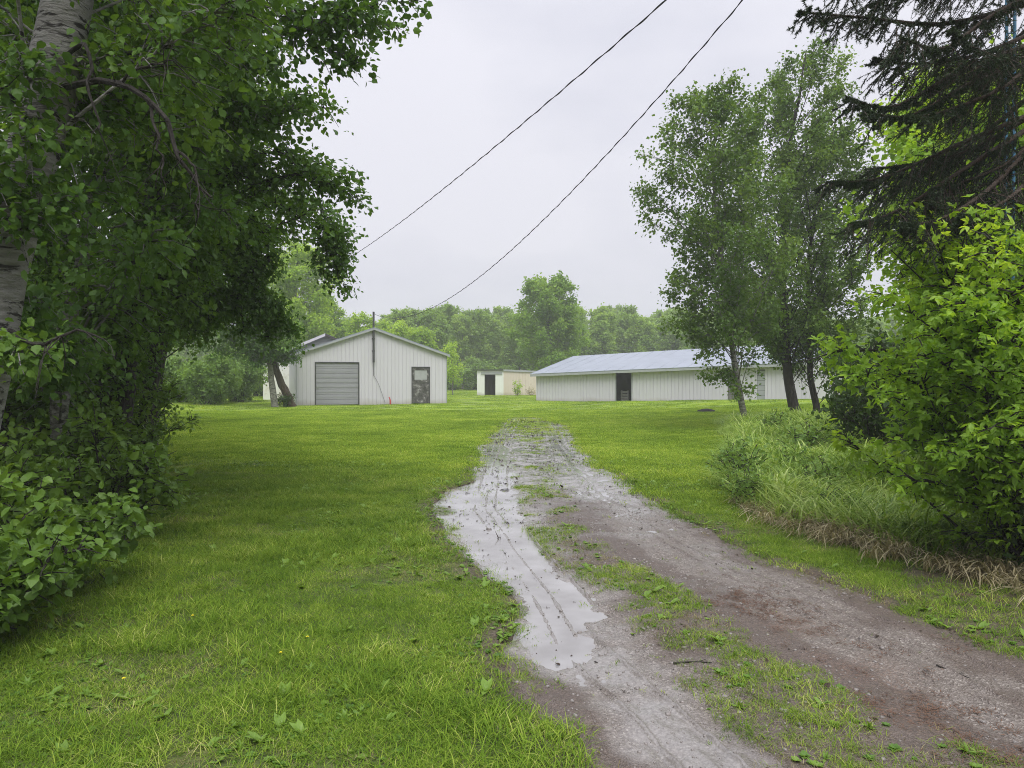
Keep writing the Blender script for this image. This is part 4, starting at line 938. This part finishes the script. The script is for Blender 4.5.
lean_tree('thin dark aspen at the right beside the thick one', [tuple(Wp(817, 413, D2)), tuple(Wp(810, 365, D2)), tuple(Wp(808, 270, D2)), tuple(Wp(820, 180, D2)), tuple(Wp(835, 120, D2))], 2.4, 93, 54,
          lambda f: (.5 + 2.0 * math.sin(math.pi * (.12 + .80 * f)) ** .7) * (1 - .15 * f), .12, 'darkbark', [(850, 330, D2, 2., .7), (860, 300, D2, 2.4, .6), (840, 250, D2, 3.5, .7), (862, 210, D2, 4.2, .6), (868, 170, D2, 5.0, .5), (845, 355, D2, 1.5, .7)])

# ------------------------------------------------------------------ right shrubs
def rb(x, y): return (x, y, gz(x, y))
shrub('box_elder', 'bright lime box elder bush at the right edge', 'shrub', rb(4.45, 6.2), 1.5, 3.5, 121, 'elder', stems=58, ntw=62, nlf=9, leafsize=.076, tri=True, flat_=.4, kind=7, wid=.62, tight=.06, sp=.5, low=.0,
      extra=[(Wp(800, 362, 6.6), .32), (Wp(830, 345, 6.6), .4), (Wp(850, 375, 6.4), .4), (Wp(880, 300, 6.2), .5), (Wp(890, 250, 6.2), .5), (Wp(930, 220, 6.0), .55), (Wp(975, 215, 6.0), .55), (Wp(900, 400, 6.0), .45), (Wp(890, 440, 6), .4), (Wp(1000, 240, 5.6), .6), (Wp(905, 480, 5.9), .4), (Wp(960, 300, 5.4), .55), (Wp(1010, 340, 5.2), .5), (Wp(1015, 290, 5.4), .55), (Wp(905, 205, 6.6), .32), (Wp(1005, 420, 5.2), .5), (Wp(960, 460, 5.5), .5)])
shrub('shrub', 'dark low shrub under the box elder at the right edge', 'shrub', rb(4.6, 5.6), .85, 1.25, 122, 'thicket', stems=24, ntw=36, nlf=9, leafsize=.08, kind=7)
GR = 'dark shrubs behind the box elder'
t2 = shrub('thicket_shrub', 'dark bush below the thin aspen at the right', 'shrub', rb(6.6, 13.2), 1.1, 1.7, 123, 'thicket', stems=28, ntw=30, nlf=9, leafsize=.10, kind=4, group=GR)
for x, y, s, lab in [(6.3, 9.6, 1.3, 'dark bush half hidden behind the lime box elder'), (8.6, 16.5, 1.5, 'dark bush behind the aspen trunks'), (7.4, 8.0, 1.8, 'tall dark bush at the far right behind the box elder'), (10.5, 20, 1.6, 'furthest dark bush right of the aspens')]:
    dup(t2, rb(x, y), x * 3, (s, s, s), lab, GR)
broad('box_elder_tree', 'yellow-green box elder tree seen behind the spruce boughs', 'tree', 8.2, 12.6, 6.9, 2.2, 124, 'elder', .12, n=74, z0=.2, sp=.9, ntw=56, nlf=11, bark='darkbark')

# ------------------------------------------------------------------ spruce
def spruce():
    r = rs(130); x, y = 4.98, 7.0; b = gz(x, y)
    t = thing('spruce_tree', 'dark spruce with drooping boughs at the top right', 'tree', (x, y, b))
    wd, nd = MB(), MB(); tp = np.array([(x, y, b - .1), (x + .03, y, 4), (x, y, 9), (x, y, 14)]); tp = path(tp, 14)
    wd.tube(tp, np.linspace(.19, .03, 14), 12)
    PP, AA, UU = [], [], []
    def bough(a, e, side=.42, dens=1.):
        a = np.asarray(a, float); e = np.asarray(e, float); ln = np.linalg.norm(e - a)
        m = a + (e - a) * .4 + np.array([0, 0, -.05 * ln]) + r.normal(0, .05, 3); m2 = a + (e - a) * .75 + np.array([0, 0, -.06 * ln]) + r.normal(0, .05, 3)
        lp = path([a, m, m2, e], 12); wd.tube(lp, np.linspace(.010 + .008 * ln, .004, 12), 5, cap=False)
        dr = unit(e - a); sd = unit(np.cross(dr, [0, 0, 1.]))
        n = int(ln / .025 * dens); ck = r.uniform(0, 50); tt = .12 + .88 * (np.arange(n) + r.random(n)) / n
        i_ = tt * 11; k = np.minimum(i_.astype(int), 10); fr = (i_ - k)[:, None]; s = lp[k] * (1 - fr) + lp[k + 1] * fr
        sg = np.where(r.random(n) < .5, -1., 1.)[:, None]
        L_ = side * (1.15 - .75 * tt) * r.uniform(.45, 1.1, n) * (.30 + 1.35 * sst(.25, .75, vnoise(tt * ln * 5 + ck, tt * 0, 3)))
        di = unit(dr * .75 + sd * sg * r.uniform(.4, 1., (n, 1)) + r.normal(0, .22, (n, 3)) - np.array([0, 0, .4]) * r.uniform(-.2, 2.8, (n, 1)))
        e2 = s + di * L_[:, None]; e2[:, 2] -= .18 * L_; m2 = (s + e2) / 2 + np.array([0, 0, .04]) * L_[:, None]
        wd.twigs(s, m2, e2, np.full(n, .005), np.full(n, .002))
        # second order sprays
        ns = 3; q = r.uniform(.25, .85, (n, ns))[..., None]
        s3 = (s[:, None] * (1 - q) + e2[:, None] * q).reshape(-1, 3); d3 = unit(np.repeat(di, ns, 0) + r.normal(0, .55, (n * ns, 3)) - np.array([0, 0, .35]))
        l3 = np.repeat(L_, ns) * r.uniform(.2, .45, n * ns); e3 = s3 + d3 * l3[:, None]
        wd.twigs(s3, (s3 + e3) / 2, e3, np.full(len(s3), .003), np.full(len(s3), .0015))
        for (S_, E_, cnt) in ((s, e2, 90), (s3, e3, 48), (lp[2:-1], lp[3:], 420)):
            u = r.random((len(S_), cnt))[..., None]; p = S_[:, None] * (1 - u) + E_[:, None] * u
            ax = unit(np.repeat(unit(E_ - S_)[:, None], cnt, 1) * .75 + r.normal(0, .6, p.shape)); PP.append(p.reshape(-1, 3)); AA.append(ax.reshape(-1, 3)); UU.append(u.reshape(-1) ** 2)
    man = [((1020, 0), (797, 14), 6.6, .34), ((1020, -40), (845, -20), 6.4, .4), ((1020, 40), (845, 98), 6.5, .42), ((1020, 30), (872, 60), 6.8, .42), ((1020, 60), (862, 112), 6.2, .4), ((1020, 55), (905, 118), 6.0, .4), ((1020, -10), (900, 40), 6.0, .45),
           ((1022, 110), (826, 183), 6.8, .45), ((1022, 120), (848, 225), 6.4, .5), ((1022, 135), (900, 225), 6.0, .5), ((1022, 110), (870, 170), 7.4, .5), ((1022, 60), (950, 30), 6.0, .45), ((1022, 150), (960, 215), 5.8, .45), ((1022, -60), (880, -10), 6.6, .5), ((1022, -100), (930, -40), 6., .5), ((1022, 128), (930, 190), 6.6, .5)]
    for (pa, pe, d, sd) in man: bough(at_z(tp, Wp(pa[0], pa[1], 7.0)[2]), Wp(pe[0], pe[1], d), sd)
    for k in range(44):
        z = 2.9 + k * .24; az = k * 2.399
        if math.cos(az) < -.35 and z < 6.0: continue
        L_ = 2.4 * (1 - (z - 2.9) / 11.5) * (.3 if math.sin(az) < -.1 else 1.); bough(at_z(tp, z), at_z(tp, z) + np.array([math.cos(az) * L_, math.sin(az) * L_, -.28 * L_]), .45, .7)
    P = np.concatenate(PP); A = np.concatenate(AA); n = len(P); Nn = r.normal(0, 1, (n, 3)); SD = unit(np.cross(A, Nn)); ln = r.uniform(.018, .034, n)[:, None]
    v = np.stack([P - SD * .0032, P + SD * .0032, P + A * ln], 1).reshape(-1, 3)
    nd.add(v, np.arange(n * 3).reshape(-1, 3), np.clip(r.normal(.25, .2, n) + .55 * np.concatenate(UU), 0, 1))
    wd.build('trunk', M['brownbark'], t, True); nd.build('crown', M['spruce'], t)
    print('needles', n)
spruce()

# ------------------------------------------------------------------ grasses
r = rs(200)
M['thatch'] = grassmat('dead_blade', [(0, (.12, .10, .05)), (.5, (.26, .23, .11)), (1, (.5, .45, .26))], patch=2)
M['clover'] = leafmat('clover_leaf', (.08, .17, .025), (.20, .35, .065), patch=2, spec=.3, rough=.4)
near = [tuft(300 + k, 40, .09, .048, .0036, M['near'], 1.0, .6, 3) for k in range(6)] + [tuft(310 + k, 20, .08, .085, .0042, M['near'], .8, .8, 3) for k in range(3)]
farv = [tuft(330 + k, 120, .30, .048, .011, M['grass'], .9, .4, 2) for k in range(5)]
def grass_ok(x, y):
    b = bare_at(x, y); d = 1 - .9 * b
    ri = (np.abs(ucoord(x, y)) < 1.02) & (y < 28.5)
    md_ = np.maximum(med_density(x, y) * .85, sst(.68, .48, fbm(x, y, 1.2, 181)) * sst(17, 27, y))
    edge = sst(.86, 1.0, np.abs(ucoord(x, y)) + .22 * (fbm(x, y, 2.8, 77) - .5)) * .7
    d = d * np.where(y < 14, np.clip(.55 + .9 * fbm(x, y, 1.5, 182), 0, 1), 1.)
    d = np.where(ri, np.maximum(md_, edge * (fbm(x, y, 5, 78) > .45)), d)
    # worn track running on past the end of the gravel
    tc_ = np.interp(y, [27, 33, 40, 50, 60], [.3, -.6, -2., -2.6, -2.4]); tr_ = sst(1.6, .4, np.abs(x - tc_)) * (y > 27) * sst(.35, .6, fbm(x, y, .8, 79))
    d = d * (1 - .75 * tr_)
    # buildings
    def inside(p0, dr, bk, w_, dp):
        q = np.stack([x - p0[0], y - p0[1]], -1); u = q @ dr; v_ = q @ bk; return (u > -.02) & (u < w_ + .02) & (v_ > -.02) & (v_ < dp)
    d = np.where(inside(Lp, fd, bd, SW, SD_) | inside(bl, bdir, bb, BL, 2 * BD) | inside(wl, wfd, wbd, WW, WD_), 0, d)
    return d
def sample(n, d0, d1, marg=1.06):
    dd = np.sqrt(r.uniform(d0 ** 2, d1 ** 2, n)); k = r.uniform(-1, 1, n) * 512 / F * marg; return k * dd, dd
def lay(n, d0, d1, keep=grass_ok, marg=1.08):
    x, y = sample(n, d0, d1, marg); k = r.random(n) < keep(x, y); x, y = x[k], y[k]
    inr = (np.abs(ucoord(x, y)) < 1.0) & (y < 28.5); z = np.where(inr, road_h(x, y), hill(x, y)); return np.stack([x, y, z], 1), inr
P, inr = lay(80000, 2.2, 13, lambda x, y: grass_ok(x, y) * sst(13, 9, y + .6 * x))
S = r.uniform(.6, 1.25, len(P)) * np.where(inr, .8, 1.) * (.75 + .5 * fbm(P[:, 0], P[:, 1], .9, 55))
near += [tuft(318 + k, 16, .09, .035, .0032, M['thatch'], 1.4, .5, 3) for k in range(2)]
idx = np.where((fbm(P[:, 0], P[:, 1], 1.3, 88) > .52) & (r.random(len(P)) < .5), r.integers(6, 9, len(P)), r.integers(0, 6, len(P)))
idx = np.where(r.random(len(P)) < .05 + .3 * inr + .55 * sst(.52, .68, fbm(P[:, 0], P[:, 1], 1.7, 191)), r.integers(9, 11, len(P)), idx)
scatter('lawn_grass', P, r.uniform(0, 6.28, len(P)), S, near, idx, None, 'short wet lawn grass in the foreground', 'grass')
P, inr = lay(50000, 8, 34, lambda x, y: grass_ok(x, y) * sst(8.5, 12.5, y + .6 * x), 1.06); S = r.uniform(.6, 1.15, len(P)) * np.where(inr, .5, 1.)
P2, inr2 = lay(22000, 33, 95, marg=1.04); S2 = r.uniform(.9, 1.6, len(P2))
P = np.concatenate([P, P2]); S = np.concatenate([S, S2])
scatter('far_lawn_grass', P, r.uniform(0, 6.28, len(P)), S, farv, None, None, 'bright mown lawn grass reaching to the sheds', 'grass')
# broad-leaved weeds
wv = [rosette(360 + k, 7, .05, .6, M['weed']) for k in range(2)] + [rosette(370 + k, 12, .02, 1.3, M['clover'] if k < 3 else M['weed'], .5) for k in range(4)] + [rosette(380, 7, .07, .4, M['weed'], .9)]
P, inr = lay(34000, 2.4, 14, lambda x, y: np.where(np.abs(ucoord(x, y)) < 1, med_density(x, y) * .22, .08 + .75 * sst(.5, .66, fbm(x, y, 1.1, 99))) * (1 - .7 * bare_at(x, y) * (x > 2)))
wi = np.where(r.random(len(P)) < .62, r.integers(2, 6, len(P)), r.integers(0, 7, len(P)))
scatter('lawn_weeds', P, r.uniform(0, 6.28, len(P)), np.where(wi == 6, r.uniform(.45, .95, len(P)), r.uniform(.7, 1.5, len(P))), wv, wi, None, 'broad-leaved weeds and clover in the lawn and between the tracks', 'weeds')
# tall grass and straw on the right
tall = [tuft(400 + k, 34, .22, .58, .020, M['tall'], .35, .6, 5, droop=.38) for k in range(5)]
straw = [tuft(420 + k, 26, .16, .46, .013, M['straw'], .5, .32, 6, droop=.72, face=3.9) for k in range(4)]
n = 9000; x = r.uniform(2.6, 12, n); y = r.uniform(6., 24, n)
left = np.interp(y, [6, 6.8, 7.6, 8.5, 9.5, 11, 14, 18, 23], [3.75, 3.45, 3.15, 3.0, 2.95, 3.1, 4.0, 5.2, 6.6]) + 1.0 * (fbm(x, y, .8, 66) - .5)
k = (x > left) & (x < left + np.interp(y, [6, 9, 23], [2.6, 4.5, 4])) & (r.random(n) < .75); x, y = x[k], y[k]
scatter('tall_grass', np.stack([x, y, hill(x, y)], 1), r.uniform(0, 6.28, len(x)), r.uniform(.4, 1.3, len(x)) * (.35 + .8 * fbm(x, y, .9, 172)) * (.8 + .4 * sst(0, .8, x - np.interp(y, [6, 9.5, 23], [3.3, 2.6, 6.6]))), tall, r.integers(0, 5, len(x)), None, 'rank tall grass growing below the aspens', 'grass')
n = 280; t = r.uniform(0, 1, n); t = t[fbm(t * 30, t * 0, .5, 177) + .3 * r.random(n) > .62]; n = len(t); x = np.interp(t, [0, .4, .75, 1], [3.9, 3.45, 3.08, 2.98]) + r.normal(0, .15, n); y = np.interp(t, [0, .4, .75, 1], [5.8, 6.8, 8.1, 9.5]) + r.normal(0, .22, n)
scatter('dry_grass', np.stack([x, y, hill(x, y)], 1), r.normal(0, .5, n), r.uniform(.4, 1.3, n) * (.55 + .8 * fbm(x, y, 2.2, 171)), straw, r.integers(0, 4, n), None, 'pale dead straw drooping along the edge of the tall grass', 'grass')
GW = 'leafy weeds in the tall grass'
wd0 = shrub('weed_plant', 'twiggy greyish weed clump at the left end of the tall grass', 'weeds', rb(3.35, 10.9), .5, .75, 140, 'bush', stems=16, ntw=26, nlf=7, leafsize=.07, kind=4, group=GW, sp=.3)
for x, y, s, lab in [(3.6, 8.4, .6, 'small leafy weed clump behind the dead straw'), (4.5, 11.6, .8, 'weed clump in the middle of the tall grass'), (6.2, 17.5, 1., 'weed clump between the slim aspen and the thick one'), (3.9, 13.0, .7, 'weed clump at the lawn edge of the tall grass'), (2.95, 9.3, .75, 'low weed clump on the verge before the tall grass'), (4.1, 9.9, .8, 'bright weed clump amid the tall grass'), (5.4, 13.6, 1.1, 'weed clump below the thick aspen trunk')]:
    dup(wd0, rb(x, y), x * 5, (s, s, s), lab, GW)

# litter, pebbles, sticks
def flake(seed, s, mat):
    rr = rs(seed); mb = MB(); add_leaves(mb, rr, np.zeros((1, 3)), np.array([[1., 0, 0]]), np.array([[0, 0, 1.]]), [s], kind=7, wid=.8); return mb.mesh('fallen_leaf', mat)
M['litter'] = plain('dead_leaf', (.045, .032, .022), .7, .2, .3, 8)
fv = [flake(500 + k, s, M['litter']) for k, s in enumerate((.02, .03, .014))] + [tuft(510 + k, 9, .022, .028, .004, M['grass'] if k else M['litter'], .9, .5, 2) for k in range(3)]
nl = 12000; ry_ = np.sqrt(r.uniform(2.5 ** 2, 27 ** 2, nl)); k = r.random(nl) < np.interp(ry_, [2.5, 6, 12, 27], [1, 1, .8, .6]); ry_ = ry_[k]; nl = len(ry_)
rx_ = r.uniform(-1, 1, nl); rx_ = (xl(ry_) + xr(ry_)) / 2 + rx_ * (xr(ry_) - xl(ry_)) / 2 * .98
k = r.random(nl) < .12 + 1.2 * sst(.45, .66, fbm(rx_, ry_, 1.9, 401)); rx_, ry_ = rx_[k], ry_[k]; nl = len(rx_)
rz_ = np.maximum(road_h(rx_, ry_), ZW + hill(rx_, ry_)) + .004
scatter('leaf_litter', np.stack([rx_, ry_, rz_], 1), r.uniform(0, 6.28, nl), r.lognormal(-.25, .45, nl) * np.interp(ry_, [3, 8, 27], [.8, 1.1, 2.2]), fv, r.integers(0, len(fv), nl), r.normal(0, .3, (nl, 2)), 'dark bits of dead leaf strewn over the wet driveway', 'litter')
M['needle'] = plain('fallen_needle', (.125, .07, .045), .7, .2, .45, 8)
def needles(seed):
    rr = rs(seed); mb = MB()
    for k in range(16):
        a = rr.uniform(0, 6.283); c = np.array([*rr.normal(0, .03, 2), .003]); d = np.array([math.cos(a), math.sin(a), rr.normal(0, .15)]) * .011; n_ = np.array([-d[1], d[0], 0]) * .13
        mb.add([c - d - n_, c - d + n_, c + d + n_, c + d - n_], [[0, 1, 2, 3]])
    return mb.mesh('needle_patch', M['needle'])
n = 26000; ry_ = np.sqrt(r.uniform(2.4 ** 2, 7.5 ** 2, n)); rx_ = r.uniform(.8, 4.5, n)
wn = np.maximum(sst(.40, .62, fbm(rx_, ry_, 2.6, 111, 4)) * sst(.5, .05, np.abs(rx_ - np.interp(ry_, [2.4, 3.0, 3.6, 4.4, 5.3, 6.2], [2.35, 2.1, 1.95, 1.9, 1.68, 1.5]))) * sst(6.6, 5.2, ry_), .35 * sst(2.5, 3.2, rx_ + .25 * (5.2 - ry_)) * sst(.4, .6, fbm(rx_, ry_, 1.8, 113)))
k = r.random(n) < wn * .2; rx_, ry_ = rx_[k], ry_[k]; rz_ = np.where(np.abs(ucoord(rx_, ry_)) < 1, road_h(rx_, ry_), hill(rx_, ry_)) + .003
scatter('needle_litter', np.stack([rx_, ry_, rz_], 1), r.uniform(0, 6.28, len(rx_)), r.uniform(.7, 1.3, len(rx_)), [needles(530 + k) for k in range(4)], None, None, 'reddish brown fallen spruce needles on the right of the driveway', 'litter')
def pebble(seed):
    rr = rs(seed); mb = MB(); n_ = 7; th_ = np.arange(n_) / n_ * 6.283; q = rr.uniform(.75, 1.2, n_)
    ring = lambda z, s: np.stack([np.cos(th_) * q * s, np.sin(th_) * q * s * .75, np.full(n_, z)], 1)
    vv = np.concatenate([ring(-.3, .8), ring(.15, 1.), ring(.45, .6)]); j = np.arange(n_); f_ = np.concatenate([np.stack([k * n_ + j, k * n_ + (j + 1) % n_, (k + 1) * n_ + (j + 1) % n_, (k + 1) * n_ + j], 1) for k in range(2)])
    mb.add(vv * .01, f_); mb.add(vv[-n_:] * .01, [list(range(n_))]); return mb.mesh('pebble', M['stone'], smooth=True)
M['stone'] = plain('wet_stone', (.24, .215, .2), .35, .5, .5, 60)
pv = [pebble(520 + k) for k in range(4)]
n = 9000; ry_ = np.sqrt(r.uniform(2.4 ** 2, 9 ** 2, n)); u = r.uniform(-1, 1, n); rx_ = (xl(ry_) + xr(ry_)) / 2 + u * (xr(ry_) - xl(ry_)) / 2
k = r.random(n) < .25 + .75 * (fbm(rx_, ry_, 1.4, 133) > .48); rx_, ry_ = rx_[k], ry_[k]
scatter('gravel', np.stack([rx_, ry_, road_h(rx_, ry_)], 1), r.uniform(0, 6.28, len(rx_)), r.lognormal(-.45, .45, len(rx_)), pv, None, None, 'loose wet pebbles on the driveway', 'gravel')
def stick(label, a, b, rad, seed):
    rr = rs(seed); a = np.array([*a, road_h(np.array(a[0]), np.array(a[1])) + rad + .004]); b = np.array([*b, road_h(np.array(b[0]), np.array(b[1])) + rad + .004])
    mb = MB(); p = path([a, (a + b) / 2 + rr.normal(0, .015, 3) * np.array([1, 1, .2]), b], 9); mb.tube(p, np.linspace(rad, rad * .4, 9), 6)
    q = p[5]; mb.tube([q, q + np.array([.05, .03, .005])], [rad * .5, rad * .2], 4)
    return tag(mb.build('stick', M['darkbark'], None, True), label, 'stick', 'sticks on the driveway')
def gp(px, py): d = EYE * F / (py - HZ); return ((px - CX) / F * d, d)
stick('dark stick lying beside the grassy middle strip', gp(674, 668), gp(713, 671), .006, 1)
stick('thin stick on the near right wheel track', gp(938, 668), gp(972, 678), .005, 2)
a, b = gp(783, 488), gp(800, 492)
mb = MB(); za = gz(a[0], a[1]); mb.tube(path([(a[0] - .35, a[1], za + .06), (a[0], a[1] + .1, za + .14), (b[0] + .3, b[1] + .25, za + .12)], 8), np.linspace(.035, .02, 8), 7)
tag(mb.build('dead_branch', M['darkbark'], None, True), 'dark dead branch lying at the edge of the tall grass', 'branch')
x, y = gp(707, 414.5); zz = gz(x, y); mb = MB(); th_ = np.arange(14) / 14 * 6.283
rg_ = [np.stack([x + np.cos(th_) * q * (1 + .15 * np.sin(3 * th_)), y + np.sin(th_) * q * .9, np.full(14, zz + h_)], 1) for q, h_ in ((.42, -.02), (.33, .06), (.18, .11), (.02, .13))]
j = np.arange(14); mb.add(np.concatenate(rg_), np.concatenate([np.stack([k * 14 + j, k * 14 + (j + 1) % 14, k * 14 + 14 + (j + 1) % 14, k * 14 + 14 + j], 1) for k in range(3)]))
tag(mb.build('earth_mound', M['void'], None, True), 'small dark earth mound on the lawn before the barn', 'mound')
GD = 'dandelions in the lawn'
for k, (px, py) in enumerate([(190, 632), (278, 672), (120, 700), (305, 655)]):
    x, y = gp(px, py); z = gz(x, y); dn = thing('dandelion', 'small yellow dandelion in the near lawn', 'flower', (x, y, z), GD)
    q = MB(); q.tube([(x, y, z), (x + .01, y, z + .1)], .002, 5); q.build('stem', M['weed'], dn)
    q = MB(); th_ = np.arange(10) / 10 * 6.283; c = np.array([x + .01, y, z + .1])
    for rr_, hh in ((.009, .003), (.006, .006)): 
        q.add(np.concatenate([[c], c + np.stack([np.cos(th_) * rr_, np.sin(th_) * rr_, np.full(10, hh)], 1)]), [[0, 1 + k2, 1 + (k2 + 1) % 10] for k2 in range(10)])
    q.build('flower_head', M['yellow'], dn)

# ------------------------------------------------------------------ haze
HAZE = 0.0015
hm = MB(); hm.obox((-270, -70, -2), (540, 0, 0), (0, 480, 0), (0, 0, 20))
hmat, nt = newmat('damp_air'); pv_ = N(nt, 'ShaderNodeVolumePrincipled'); pv_.inputs['Color'].default_value = (.98, .99, 1, 1); pv_.inputs['Density'].default_value = HAZE
nt.links.new(pv_.outputs[0], N(nt, 'ShaderNodeOutputMaterial').inputs['Volume'])
tag(hm.build('haze', hmat), 'pale damp air over the yard', 'haze', kind='stuff')
